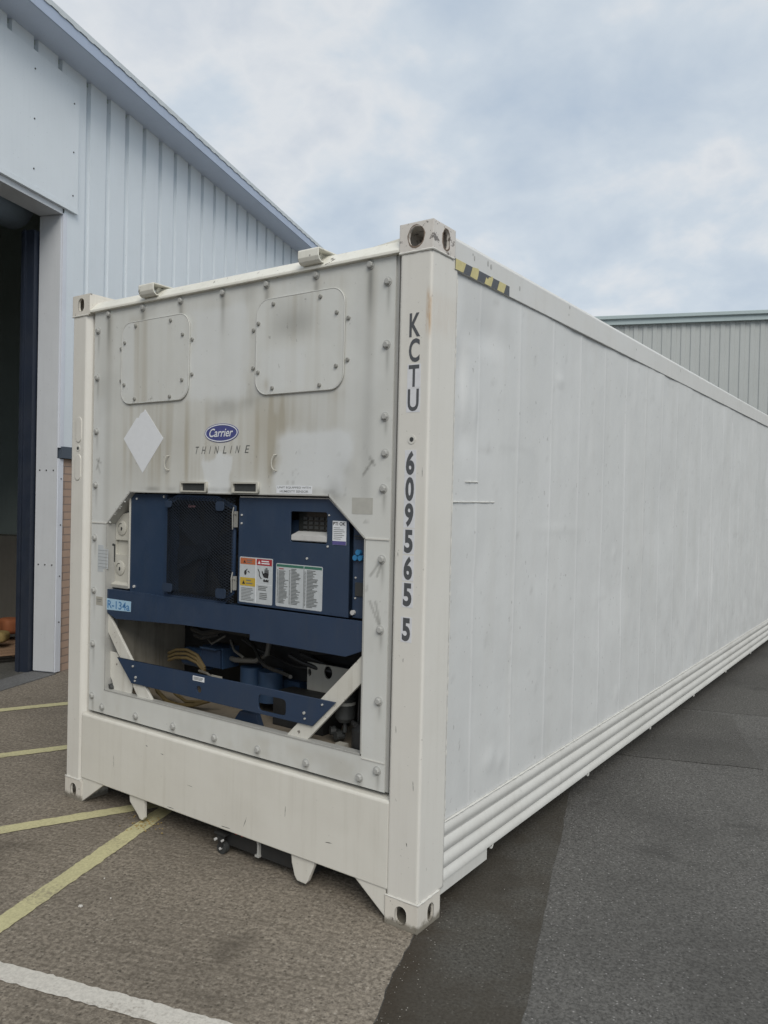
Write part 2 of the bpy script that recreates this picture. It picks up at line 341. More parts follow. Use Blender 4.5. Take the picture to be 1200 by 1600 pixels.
def stadium(cx, cz, w_, h_, n=8): return arc(cx, cz + h_ / 2 - w_ / 2, w_ / 2, w_ / 2, 0, 180, n) + arc(cx, cz - h_ / 2 + w_ / 2, w_ / 2, w_ / 2, 180, 360, n)
def curve_mesh(splines, half, kind='poly', text=None, **k):
    if text is None:
        cu = bpy.data.curves.new('tmp', 'CURVE'); cu.dimensions = '2D'; cu.fill_mode = 'BOTH'
        for pts in splines:
            sp = cu.splines.new('POLY'); sp.points.add(len(pts) - 1); sp.use_cyclic_u = True
            for q, (a, b) in zip(sp.points, pts): q.co = (a, b, 0, 1)
    else:
        cu = bpy.data.curves.new('tmp', 'FONT'); cu.body = text; cu.fill_mode = 'BOTH'; cu.resolution_u = 4
        for a, b in k.items(): setattr(cu, a, b)
    cu.extrude = half
    o = bpy.data.objects.new('tmp', cu); COL.objects.link(o)
    me = bpy.data.meshes.new_from_object(o.evaluated_get(bpy.context.evaluated_depsgraph_get()))
    bpy.data.objects.remove(o); bpy.data.curves.remove(cu); me.materials.clear()
    return me
def co_map(me, fn):
    n = len(me.vertices); a = np.empty(n * 3, np.float32); me.vertices.foreach_get('co', a); a = a.reshape(-1, 3)
    b = np.ascontiguousarray(fn(a), np.float32); me.vertices.foreach_set('co', b.ravel()); me.update(); return me
def plate(outer, holes, y0, y1, face='y', name='plate'):
    """flat plate with holes. face y: drawn in x,z between y0 and y1; face x: drawn in y,z between x = y0 and y1"""
    me = curve_mesh([outer] + list(holes), (y1 - y0) / 2); mid = (y0 + y1) / 2; me.name = name
    if face == 'y': return co_map(me, lambda a: np.stack([a[:, 0], mid - a[:, 2], a[:, 1]], 1))
    return co_map(me, lambda a: np.stack([mid + a[:, 2], a[:, 0], a[:, 1]], 1))
def lettering(text, x0, x1, z0, z1, y, weight=0.0, shear=0.0, spacing=1.0, thick=0.0006, face='y'):
    """built-in font stretched to fill a box; faces -y (or +x with x0..x1 read along y)"""
    me = curve_mesh(None, 0.0, text=text, offset=weight, shear=shear, space_character=spacing)
    def fn(a):
        u = (a[:, 0] - a[:, 0].min()) / max(np.ptp(a[:, 0]), 1e-6); v = (a[:, 1] - a[:, 1].min()) / max(np.ptp(a[:, 1]), 1e-6)
        X = x0 + u * (x1 - x0); Z = z0 + v * (z1 - z0)
        return np.stack([X, np.full_like(X, y), Z], 1) if face == 'y' else np.stack([np.full_like(X, y), X, Z], 1)
    return co_map(me, fn)
def vnoise(x, y, seed=0):
    x = np.asarray(x, float); y = np.asarray(y, float)
    xi = np.floor(x).astype(int); yi = np.floor(y).astype(int); fx = x - xi; fy = y - yi; fx = fx * fx * (3 - 2 * fx); fy = fy * fy * (3 - 2 * fy)
    def h(a, b): q = np.sin(a * 127.1 + b * 311.7 + seed * 74.7) * 43758.5453; return q - np.floor(q)
    return (h(xi, yi) * (1 - fx) + h(xi + 1, yi) * fx) * (1 - fy) + (h(xi, yi + 1) * (1 - fx) + h(xi + 1, yi + 1) * fx) * fy
def fbm(x, y, seed=0, o=4): return sum(vnoise(x * 2 ** i, y * 2 ** i, seed + i) * 0.5 ** (i + 1) for i in range(o)) / (1 - 0.5 ** o)
def smooth(a, b, x): t = np.clip((x - a) / (b - a), 0, 1); return t * t * (3 - 2 * t)
def soft(x, z, x0, x1, z0, z1, s): return smooth(x0 - s, x0 + s, x) * smooth(x1 + s, x1 - s, x) * smooth(z0 - s, z0 + s, z) * smooth(z1 + s, z1 - s, z)
def stain_attr(me, r, g, b):
    at = me.color_attributes.new('stain', 'FLOAT_COLOR', 'POINT')
    c = np.stack([np.clip(r, 0, 1), np.clip(g, 0, 1), np.clip(b, 0, 1), np.ones_like(r)], 1).astype(np.float32); at.data.foreach_set('color', c.ravel())

# ================================================================== GROUND
D = Vector((-0.33351, 0.94275, 0)); N = Vector((0.94275, 0.33351, 0)); O = Vector((-2.879, 1.745, 0))   # the warehouse wall runs along D, faces N
YARD_RZ = math.atan2(N.y, N.x)          # local x = out from the wall, local y = along it
def wig(a, amp, seed): return (float(fbm(np.array(a * 3.0), np.array(seed * 1.7), seed)) - 0.5) * 2 * amp
def sheet(name, pts, z, mat, label, cat):
    me = curve_mesh([pts], 0.0); co_map(me, lambda a: np.stack([a[:, 0], a[:, 1], np.full(len(a), z)], 1))
    o = obj(name, me, mat); o.location = O; o.rotation_euler = (0, 0, YARD_RZ); tag(o, label, cat, kind='structure'); return o
sheet('asphalt_ground', [(-300, -300), (300, -300), (300, 300), (-300, 300)], -0.004, 'asphalt', 'dark grey asphalt yard surface on the right of the container', 'ground')
JN = 4.41
edge = [(JN + wig(s_ * 1.5, 0.022, 3) + wig(s_ * 7, 0.012, 8), s_) for s_ in np.arange(-14, 12.01, 0.05)]
sheet('concrete_apron', [(-0.03, -14)] + edge + [(-0.03, 12.0)], 0.0, 'concrete', 'brown grey concrete apron in front of the warehouse door', 'ground')
pr = [(4.93 + 0.028 * (s_ + 2.6) + wig(s_, 0.012, 5) + wig(s_ * 6, 0.006, 6), s_) for s_ in np.arange(-14, 3.01, 0.06)]
sheet('asphalt_patch', [(JN + 0.004 + wig(s_ * 1.5, 0.022, 3) + wig(s_ * 7, 0.012, 8), s_) for s_ in np.arange(3, -14.01, -0.05)] + pr, -0.0005, 'asphalt_dark', 'darker damp asphalt strip beside the concrete under the container corner', 'ground')
sheet('asphalt_patch', [(5.06 + wig(t, 0.02, 2), -0.70 + 0.0) for t in (0,)] + [(5.1 + 0.11 * i, -0.70 + wig(i * 0.5, 0.02, 12)) for i in range(11)] + [(6.2 + wig(t, 0.02, 14), -0.68 + t) for t in np.arange(0, 1.45, 0.1)] + [(5.9 - 0.2 * i, 0.75 + wig(i * 0.6, 0.03, 15)) for i in range(5)], -0.001, 'asphalt_mid', 'square darker asphalt repair beyond the middle of the container', 'ground')
sheet('asphalt_patch', [(4.5, 0.80)] + [(5.0 + 0.3 * i, 0.82 + wig(i * 0.4, 0.03, 18)) for i in range(30)] + [(14.0, 11.9), (4.5, 11.9)], -0.0022, 'asphalt_mid', 'darker stretch of asphalt running along the far half of the container', 'ground')
def stripe(name, p0, p1, wd, mat, label):
    p0 = Vector((*p0, 0)); p1 = Vector((*p1, 0)); t = (p1 - p0); L = t.length; t.normalize(); q = Vector((-t.y, t.x, 0)); k = int(L / 0.02)
    a = [p0 + t * (i * L / k) + q * (wd / 2 + random.gauss(0, 0.0022) + wig(i * .06, 0.004, 21)) for i in range(k + 1)]
    b = [p0 + t * (i * L / k) - q * (wd / 2 + random.gauss(0, 0.0022) + wig(i * .06, 0.004, 25)) for i in range(k, -1, -1)]
    return sheet(name, [(v.x, v.y) for v in a + b], 0.004, mat, label, 'road marking')
stripe('white_line', (-0.5, -3.913), (4.30, -4.201), 0.088, 'paint_white', 'white painted line crossing the concrete in the bottom left corner')
stripe('yellow_line', (2.795, -4.0), (2.795, 2.4), 0.098, 'paint_yellow', 'wide yellow line running in under the container beside its white guide lug')
for c_, lab in ((5.26, 'yellow diagonal hatch line ending beside the left bottom casting of the container'), (3.44, 'yellow diagonal hatch line, second back from the warehouse doorway'), (1.72, 'yellow diagonal hatch line nearest the warehouse doorway')):
    n0, n1 = 0.12, 2.742
    stripe('yellow_line', (n0, n0 - c_), (n1, n1 - c_), 0.098, 'paint_yellow', lab)

# ================================================================== WAREHOUSE (left)
wh = thing('warehouse_building', 'long pale blue white clad warehouse with open loading doorway and brick base', 'building', O, YARD_RZ)
# local coords: x = outwards (n), y = along wall (s), z up
S0, S1, ZT = -9.0, 12.0, 5.90
def ribbed(y0, y1, z0, z1, pitch, xin, xout, trough, slope, phase=0.0):
    pts = [(xout, y0), (xout, y0 + phase)]; y = y0 + phase
    while y < y1:
        a = min(y + trough + 2 * slope, y1); e = min(y + pitch, y1)
        pts += [(xin, min(y + slope, y1)), (xin, min(y + slope + trough, y1)), (xout, a), (xout, e)]; y += pitch
    q = [pts[0]]
    for p in pts[1:]:
        if abs(p[1] - q[-1][1]) > 1e-5 or abs(p[0] - q[-1][0]) > 1e-5: q.append(p)
    q[0] = (xout, y0)
    m = MB(); n = len(q)
    m.add([(a, b, z0) for a, b in q] + [(a, b, z1) for a, b in q], [(i, i + 1, i + 1 + n, i + n) for i in range(n - 1)])
    return m
cl_ = obj('wall', ribbed(0.015, S1, 2.215, ZT, 0.333, -0.021, 0.022, 0.058, 0.008, 0.305), 'cladding_white', wh, 'pale blue white ribbed metal cladding above the brick base')
obj('wall', MB().box(-0.012, 0.018, S0, -5.2, 2.215, ZT).box(-0.05, -0.035, -5.2, 0.0, 5.74, ZT), 'cladding_white', wh)
for z_, k in ((3.4, 0), (4.9, 1)): pass
obj('flashing', MB().box(-0.20, 0.035, 0.02, S1, 2.10, 2.213), 'flashing_slate', wh, 'dark slate coloured drip flashing between cladding and brickwork')
obj('brick_wall', MB().box(-0.22, -0.005, 0.072, S1, 0.0, 2.0985).box(-0.22, -0.005, S0, -5.2, 0, 2.0985), 'brick', wh)
tr = MB().prism([(-0.23, 0.0), (-0.002, 0.0), (0.008, 0.004), (0.012, 0.075), (-0.003, 0.078), (-0.23, 0.02)], 0.012, 2.096, 'z')
obj('door_jamb', tr, 'trim_white', wh, 'white folded corner trim of the doorway, scuffed at the foot')
obj('door_jamb', MB().prism([(-0.23, 0.0), (-0.002, 0.0), (0.024, 0.0), (0.026, 0.055), (0.0225, 0.056), (-0.23, 0.014)], 2.2, 4.46, 'z'), 'trim_white', wh)
obj('jamb_lining', MB().box(-0.235, 0.002, -0.008, -0.0005, 0.02, 4.44), 'reveal_grey', wh, 'grey sheet lining of the doorway reveal')
sc = MB()
for z_ in (1.06, 1.98):
    for x_ in (-0.19, -0.115, -0.035): sc.cyl((x_, -0.007, z_), (x_, -0.013, z_), 0.007, 8)
for z_ in (0.5, 0.95, 1.45, 1.9): sc.cyl((0.008, 0.045, z_), (0.017, 0.045, z_), 0.006, 8)
obj('rivet', sc, 'dark_metal', wh)
hp = MB().box(0.026, 0.05, -5.2, 0.178, 4.545, 5.765).box(0.026, 0.058, -5.2, 0.178, 4.50, 4.54)
h_ = obj('header_panel', hp, 'header_white', wh, 'large flat white panel above the doorway')
obj('wall', ribbed(-5.2, 0.0145, 5.745, ZT, 0.333, -0.020, 0.022, 0.046, 0.007, 0.1), 'cladding_white', wh)
sc = MB()
for y_, z_ in ((0.10, 4.66), (0.10, 5.08), (0.10, 5.55), (-0.45, 4.70), (-0.45, 5.15), (-0.45, 5.6), (-1.0, 4.7), (-1.0, 5.3)): sc.cyl((0.049, y_, z_), (0.055, y_, z_), 0.008, 8)
obj('screw', sc, 'dark_metal', h_)
obj('door_lintel', MB().box(-0.235, 0.024, -5.2, -0.01, 4.445, 4.4995), 'reveal_grey', wh)
sh = obj('shutter_guide', MB().box(-0.40, -0.25, -0.062, 0.12, 0.0, 4.3).box(-0.36, -0.34, -0.085, -0.062, 0, 4.3), 'shutter_navy', wh, 'dark navy steel shutter guide just inside the doorway')
obj('shutter_roll', MB().cyl((-0.62, -5.3, 4.62), (-0.62, 0.1, 4.62), 0.24, 20).box(-0.9, -0.3, -5.3, 0.14, 4.88, 4.95), 'roll_grey', wh, smooth=True)
obj('soffit', MB().box(-0.06, 0.345, S0, S1, ZT + 0.001, ZT + 0.02), 'eave_blue', wh)
obj('fascia', MB().box(0.346, 0.362, S0, S1, ZT - 0.006, ZT + 0.10), 'fascia_blue', wh, 'blue grey painted eaves fascia')
# roof sheets behind a pale scalloped edge closer
pts = []; y = S0
while y < S1: pts += [(y, ZT + 0.104), (y + 0.045, ZT + 0.104), (y + 0.07, ZT + 0.096), (y + 0.13, ZT + 0.096), (y + 0.155, ZT + 0.104)]; y += 0.20
m = MB(); n_ = len(pts)
top = [(a_, ZT + 0.155) for a_, b_ in pts]
lo = [(0.372, a_, b_) for a_, b_ in pts]; hi = [(0.366, a_, b_) for a_, b_ in top]; bk = [(0.20, a_, ZT + 0.185) for a_, b_ in top]; rg_ = [(-7.5, a_, ZT + 1.2) for a_, b_ in top]; bt = [(0.3625, a_, b_) for a_, b_ in pts]
m.add(lo + hi + bk + rg_ + bt, [])
for i in range(n_ - 1):
    m.f += [(i, i + 1, i + 1 + n_, i + n_), (i + n_, i + 1 + n_, i + 1 + 2 * n_, i + 2 * n_), (i + 2 * n_, i + 1 + 2 * n_, i + 1 + 3 * n_, i + 3 * n_), (i, i + 4 * n_, i + 1 + 4 * n_, i + 1)]
obj('roof', m, 'roof_sheet', wh, 'grey roof sheets with a pale scalloped edge over the eaves')
# room behind the doorway
inn = MB().box(-7.6, -7.4, -9, 6, 0, 5.9).box(-7.4, -0.25, 3.0, 3.2, 0, 5.9).box(-7.4, -0.25, -9, -8.8, 0, 5.9).box(-7.4, -0.012, -9, 3.2, 5.86, 5.895)
obj('inner_wall', inn, 'inside_green', wh)
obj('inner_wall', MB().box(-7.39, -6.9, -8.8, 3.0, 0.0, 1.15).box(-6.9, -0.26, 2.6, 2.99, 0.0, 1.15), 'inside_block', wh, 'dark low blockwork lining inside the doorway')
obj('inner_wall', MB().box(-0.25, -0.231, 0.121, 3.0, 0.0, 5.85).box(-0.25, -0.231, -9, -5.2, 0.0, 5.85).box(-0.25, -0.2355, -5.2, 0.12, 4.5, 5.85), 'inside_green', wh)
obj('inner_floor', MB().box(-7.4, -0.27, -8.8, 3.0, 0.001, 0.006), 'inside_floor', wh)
obj('door_threshold', MB().box(-0.268, 0.03, -5.2, -0.01, 0.001, 0.008), 'threshold_grey', wh, 'pale grey concrete strip under the open doorway')
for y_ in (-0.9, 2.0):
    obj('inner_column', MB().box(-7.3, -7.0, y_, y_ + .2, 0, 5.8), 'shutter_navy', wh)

def yard(n, s, z=0.0): v = O + N * n + D * s; return (v.x, v.y, z)
pal = thing('wooden_pallet', 'low timber pallet on the floor just inside the warehouse doorway', 'pallet', yard(-1.0, 0.62, 0.006), YARD_RZ + R(-35))
for y_ in (-0.42, 0.0, 0.42): obj('bearer', MB().box(-0.5, 0.5, y_ - 0.04, y_ + 0.04, 0.0, 0.085), 'timber', pal)
for k in range(7): obj('deck_board', MB().box(-0.5 + k * 0.15, -0.5 + k * 0.15 + 0.1, -0.48, 0.48, 0.086, 0.105), 'timber', pal)
def lump(name, mat, loc, dims, seed, rz, label, cat):
    bm = bmesh.new(); bmesh.ops.create_cube(bm, size=1.0); bmesh.ops.subdivide_edges(bm, edges=bm.edges, cuts=7, use_grid_fill=True)
    for v in bm.verts:
        c = v.co; k = (abs(c.x * 2) ** 4 + abs(c.y * 2) ** 4 + abs(c.z * 2) ** 4) ** 0.25; c /= max(k, 1e-6); c *= 0.5 * k ** 0
        f = float(fbm(np.array(c.x * 3 + 5), np.array(c.y * 3 + c.z * 2 + 5), seed)); c *= 0.88 + 0.24 * f
        c.x *= dims[0]; c.y *= dims[1]; c.z = (c.z + 0.5) * dims[2]
    me = bpy.data.meshes.new(name); bm.to_mesh(me); bm.free()
    o = obj(name, me, mat, smooth=True); o.location = loc; o.rotation_euler = (0, 0, rz); return tag(o, label, cat)
lump('sack', 'sack_tan', yard(-1.05, 0.40, 0.11), (0.55, 0.42, 0.24), 4, YARD_RZ + 0.3, 'yellowish tan sack lying on the pallet inside the doorway', 'sack')
lump('cloth_bundle', 'orange_cloth', yard(-1.2, 0.78, 0.11), (0.5, 0.4, 0.34), 9, YARD_RZ - 0.4, 'crumpled orange brown cloth bundle behind the sack on the pallet', 'cloth')

# ================================================================== FAR BUILDING
fb = thing('grey_warehouse', 'grey green ribbed metal shed closing the yard beyond the container', 'building', yard(0.0, 12.02), YARD_RZ)
m = MB(); q = []; x = 0.05
while x < 34: q += [(x, 0.0), (x + 0.085, 0.0), (x + 0.105, 0.018), (x + 0.18, 0.018)]; x += 0.2
n_ = len(q); m.add([(a, b, 0) for a, b in q] + [(a, b, 5.80) for a, b in q], [(i, i + 1, i + 1 + n_, i + n_) for i in range(n_ - 1)])
obj('wall', m, 'far_cladding', fb)
obj('fascia', MB().prism([(-0.10, 5.80), (-0.10, 5.90), (-0.16, 5.92), (-0.16, 5.985), (-0.13, 6.0), (0.05, 6.0), (0.05, 5.80)], 0.05, 34, 'x'), 'far_fascia', fb, 'pale grey green eaves gutter and fascia')
obj('roof', MB().prism([(0.051, 5.85), (0.051, 5.97), (9, 7.0), (9, 6.9)], 0.05, 34, 'x'), 'roof_sheet', fb)
obj('wall', MB().box(0.05, 34, 0.06, 0.2, 0, 5.79).box(0.05, 0.2, 0.2, 9, 0, 5.7).box(33.8, 34, 0.2, 9, 0, 5.7), 'far_cladding', fb)

# ================================================================== CONTAINER
CW, CL, CH = 2.438, 12.192, 2.896
ct = thing('shipping_container', 'white forty foot refrigerated shipping container with blue cooling machinery in its end', 'shipping container')
YB = 0.02     # face of the bulkhead
# --- corner castings: hollow boxes with oval apertures
def casting(right, top, mat, label=None):
    z0, z1 = (CH - 0.118, CH) if top else (0.0, 0.118); zc = z0 + (0.062 if top else 0.054)
    fw, fh, sw, shh = (0.074, 0.084, 0.050, 0.083) if (top and right) else (0.056, 0.076, 0.049, 0.075)
    m = MB(); X = (lambda a: CW - a) if right else (lambda a: a)
    def put(me):
        vs_ = [tuple(v.co) for v in me.vertices]; fs = [tuple(p.vertices) for p in me.polygons]; m.add(vs_, fs); bpy.data.meshes.remove(me)
    c_ = 0.081; hole = stadium(X(c_), zc, fw, fh)
    if top and right: hole = [(a + random.uniform(-0.003, 0.003), b + random.uniform(-0.003, 0.003)) for a, b in hole]
    xs = sorted((X(0.0), X(0.162)))
    put(plate([(xs[0], z0), (xs[1], z0), (xs[1], z1), (xs[0], z1)], [hole], 0.0, 0.014))
    sx = sorted((X(0.0), X(0.014)))
    put(plate([(0.0142, z0), (0.178, z0), (0.178, z1), (0.0142, z1)], [stadium(0.103, zc, sw, shh)], sx[0], sx[1], 'x'))
    a, b = sorted((X(0.0142), X(0.162)))
    m.box(a, b, 0.0142, 0.178, z1 - 0.014, z1).box(a, b, 0.0142, 0.178, z0, z0 + 0.014)
    a, b = sorted((X(0.150), X(0.162))); m.box(a, b, 0.0142, 0.178, z0 + 0.0142, z1 - 0.0142)
    a, b = sorted((X(0.0142), X(0.1498))); m.box(a, b, 0.166, 0.178, z0 + 0.0142, z1 - 0.0142)
    return obj('corner_casting', m, mat, ct, label)
cs = [casting(False, False, 'casting_white'), casting(True, False, 'casting_white', 'bottom casting nearest the camera, grubby at its foot'), casting(False, True, 'casting_white'), casting(True, True, 'casting_chipped', 'top casting with chipped paint and worn aperture')]
for o in list(cs):   # the far end of the container, mirrored
    c = rep(o); c.scale = (1, -1, 1); c.location = (0, CL, 0)
wr = []
for cx_, cz_, w_, h_, fc in ((CW - 0.081, CH - 0.118 + 0.062, 0.074, 0.084, 'y'), (0.103, CH - 0.118 + 0.062, 0.050, 0.083, 'x')):
    o1 = [(a + random.uniform(-.003, .003), b - random.uniform(0, .004)) for a, b in stadium(cx_, cz_, w_ + 0.010, h_ + 0.012)]; i1 = stadium(cx_, cz_, w_ + 0.001, h_ + 0.001)
    wr.append(plate(o1, [i1], -0.0006, -0.0002) if fc == 'y' else plate(o1, [i1], CW + 0.0002, CW + 0.0006, 'x'))
for me in wr: obj('worn_rim', me, 'rust_brown', cs[3])
# --- posts
def weld(pts, r, step=0.012):
    out = []; rr = []
    for a, b in zip(pts[:-1], pts[1:]):
        a = Vector(a); b = Vector(b); k = max(2, int((b - a).length / step))
        for i in range(k): out.append(a.lerp(b, i / k)); rr.append(r * random.uniform(0.65, 1.25))
    return out, rr
pz0, pz1 = 0.118, CH - 0.118
rp = MB().prism([(2.285, 0.003), (2.428, 0.003), (2.4355, 0.0105), (2.4355, 0.205), (2.425, 0.205), (2.425, 0.06), (2.285, 0.06)], pz0, pz1, 'z')
obj('corner_post', rp, 'post_rusty', ct, 'right front corner post with vertical code lettering and a rust run')
lp = MB().prism([(0.0025, 0.205), (0.0025, 0.012), (0.010, 0.003), (0.122, 0.003), (0.131, 0.007), (0.146, 0.021), (0.153, 0.031), (0.153, 0.06), (0.013, 0.06), (0.013, 0.205)], pz0, pz1, 'z')
obj('corner_post', lp, 'post_white', ct, 'left front corner post')
for xa, xb in ((0.003, 0.15), (2.288, 2.435)): obj('corner_post', MB().box(xa, xb, CL - 0.17, CL - 0.003, pz0, pz1), 'post_white', ct)
mw = MB()
for pts in ([(2.277, 0.001, 0.119), (2.438, 0.001, 0.119), (2.4375, 0.178, 0.119)], [(2.277, 0.001, pz1 - 0.001), (2.438, 0.001, pz1 - 0.001), (2.4375, 0.178, pz1 - 0.001)], [(0.0, 0.001, 0.119), (0.16, 0.001, 0.119)], [(0.0, 0.001, pz1 - 0.001), (0.16, 0.001, pz1 - 0.001)], [(2.432, 0.207, 0.40), (2.432, 0.207, 2.73)]):
    a, r_ = weld(pts, 0.0048); mw.tube(a, r_, 6)
obj('weld_seam', mw, 'weld_white', ct, smooth=True)
pd = MB()
for z0, z1 in ((2.055, 2.200), (1.835, 1.985)): pass
o_ = obj('pressed_plate', MB().prism(stadium(0.075, 2.128, 0.052, 0.145), -0.001, 0.006).prism(stadium(0.072, 1.912, 0.052, 0.148), -0.001, 0.006), 'post_white', ct)
for x_, z_ in ((2.356, 2.013), (0.070, 2.021)):
    f = obj('drain_hole', MB().prism(ell(x_, z_, 0.0185, 0.0185), 0.0005, 0.004), 'weld_white', ct); obj('hole_plug', MB().prism(ell(x_ + 0.001, z_, 0.0095, 0.0095, 16), -0.0005, 0.0004), 'dark_metal', f)
# --- front sill with a sloping ledge
obj('front_sill', MB().prism([(0.0, 0.142), (0.0, 0.498), (0.003, 0.505), (0.010, 0.5095), (0.095, 0.5190), (0.095, 0.142)], 0.1545, 2.284, 'x'), 'sill_white', ct, 'plain cream white sill under the machinery end', smooth=False)
for xa, xb in ((0.1625, 0.36), (2.2755, 2.113)):
    obj('gusset_plate', MB().prism([(xa, 0.022 if xa > 1 else 0.004), (xa, 0.1415), (xb, 0.1415)], 0.0045, 0.020), 'sill_white', ct)
for xa, xb, xc, xd in ((0.576, 0.705, 0.661, 0.692), (1.744, 1.883, 1.779, 1.837)):
    q = [(xa, 0.20), (xa, 0.1415), (xa + 0.005, 0.10), (xc - 0.012, 0.045), (xc + 0.004, 0.026), (xd - 0.004, 0.024), (xd + 0.01, 0.04), (xb - 0.004, 0.115), (xb, 0.1415), (xb, 0.20)]
    obj('guide_lug', MB().prism([(a, b) for a, b in q if b < 0.15], 0.012, 0.030), 'sill_white', ct)
scf = MB()
def scratch(x0, z0, x1, z1, w_, y=-0.0004):
    t = Vector((x1 - x0, 0, z1 - z0)); L = t.length; t.normalize(); q = Vector((-t.z, 0, t.x)); k = 7; A = []; B = []
    for i in range(k + 1):
        p = Vector((x0, y, z0)) + t * (L * i / k); h = w_ * math.sin(math.pi * (0.08 + 0.84 * i / k)) * random.uniform(0.5, 1.3); A.append(p + q * h); B.append(p - q * h)
    scf.add([tuple(v) for v in A + B[::-1]], [tuple(range(2 * (k + 1)))])
for a_ in ((1.714, 0.353, 1.712, 0.302, 0.0012), (0.72, 0.436, 0.735, 0.432, 0.0025), (0.84, 0.417, 0.865, 0.414, 0.0016), (1.05, 0.30, 1.09, 0.297, 0.001), (1.45, 0.19, 1.47, 0.24, 0.0012), (0.45, 0.33, 0.452, 0.26, 0.001), (1.95, 0.25, 1.99, 0.255, 0.0016), (1.30, 0.155, 1.36, 0.157, 0.0022), (0.90, 0.153, 0.95, 0.154, 0.002)): scratch(*a_)
obj('scuff_mark', scf, 'dark_metal', ct); scf = MB()
for a_ in ((2.339, 1.115, 2.338, 1.098, 0.0014), (2.40, 0.62, 2.403, 0.58, 0.0012), (2.31, 0.83, 2.312, 0.80, 0.0010), (2.375, 0.36, 2.378, 0.345, 0.0018), (2.30, 1.55, 2.302, 1.53, 0.0012), (2.41, 1.9, 2.411, 1.86, 0.001)): scratch(*a_, y=0.0026)
obj('scuff_mark', scf, 'dark_metal', ct)
# --- front top rail, roof and brackets
ft = MB().prism([(0.0, 2.786), (0.0, 2.798), (0.050, 2.849), (0.14, 2.853), (0.14, 2.786)], 0.1625, 2.275, 'x')
obj('front_top_rail', ft, 'roof_white', ct)
obj('header_plate', MB().prism([(1.95, 2.80), (2.05, 2.846), (2.2755, 2.868), (2.2755, 2.80)], 0.055, 0.10), 'roof_white', ct)
obj('roof_panel', MB().box(0.12, 2.318, 0.141, CL - 0.16, 2.80, 2.838), 'roof_white', ct)
for x_ in (0.636, 1.750):
    b_ = MB().prism([(-0.031, 2.868), (-0.034, 2.862), (-0.034, 2.832), (-0.026, 2.815), (-0.012, 2.806), (0.012, 2.806), (0.012, 2.812), (-0.010, 2.812), (-0.021, 2.820), (-0.028, 2.834), (-0.028, 2.862), (0.105, 2.8625), (0.105, 2.868)], x_, x_ + 0.118, 'x')
    b_.prism([(0.02, 2.832), (0.11, 2.842), (0.10, 2.8618), (0.03, 2.8618)], x_ + 0.07, x_ + 0.076, 'x')
    obj('roof_bracket', b_, 'roof_white', ct, 'small folded steel bracket on the roof edge')
for k in range(9): obj('weld_mark', MB().box(1.30 + k * 0.012, 1.306 + k * 0.014, 0.0, 0.002, 2.80, 2.802), 'dark_metal', ct) if k < 0 else None
# --- side top rails, side sheets, corrugated lower sides
for side in (1, 0):
    X = (lambda a: a) if side else (lambda a: CW - a)
    prof = [(X(2.438), 2.737), (X(2.438), 2.858), (X(2.427), 2.875), (X(2.318), 2.879), (X(2.318), 2.737)]
    obj('side_top_rail', MB().prism(prof, 0.1785, CL - 0.1785, 'y'), 'rail_white', ct)
    cz = []; zt, zb = 0.392, 0.143; nn = 42
    for i in range(nn + 1):
        t = i / nn; z = zt + (zb - zt) * t; ph = t * 3.55 + 0.02
        cz.append((X(2.422 + 0.014 * abs(math.sin(math.pi * ph)) ** 0.9), z))
    cz += [(X(2.405), zb), (X(2.405), zt)]
    obj('lower_side_panel', MB().prism(cz, 0.206, CL - 0.2, 'y'), 'corrugated_white', ct, smooth=True)
    obj('bottom_rail', MB().box(*sorted((X(2.405), X(2.36))), 0.206, CL - 0.2, 0.150, 0.168).box(*sorted((X(2.428), X(2.418))), 0.1785, 0.62, 0.085, 0.1425), 'corrugated_white', ct)
    a, r_ = weld([(X(2.431), 0.206, 0.394), (X(2.431), 8.5, 0.394)], 0.0045, 0.02); obj('weld_seam', MB().tube(a, r_, 6), 'weld_white', ct, smooth=True)
    rg = MB().ring((X(2.418), 0, 0), 0.016, 0.0045, 'x', 16, 6)
    r0 = obj('tie_ring', rg, 'corrugated_white', ct, smooth=True); r0.location = (0, 0.682, 0.130)
    for k in range(1, 9): rep(r0, (0, 0.682 + 1.268 * k, 0.130))
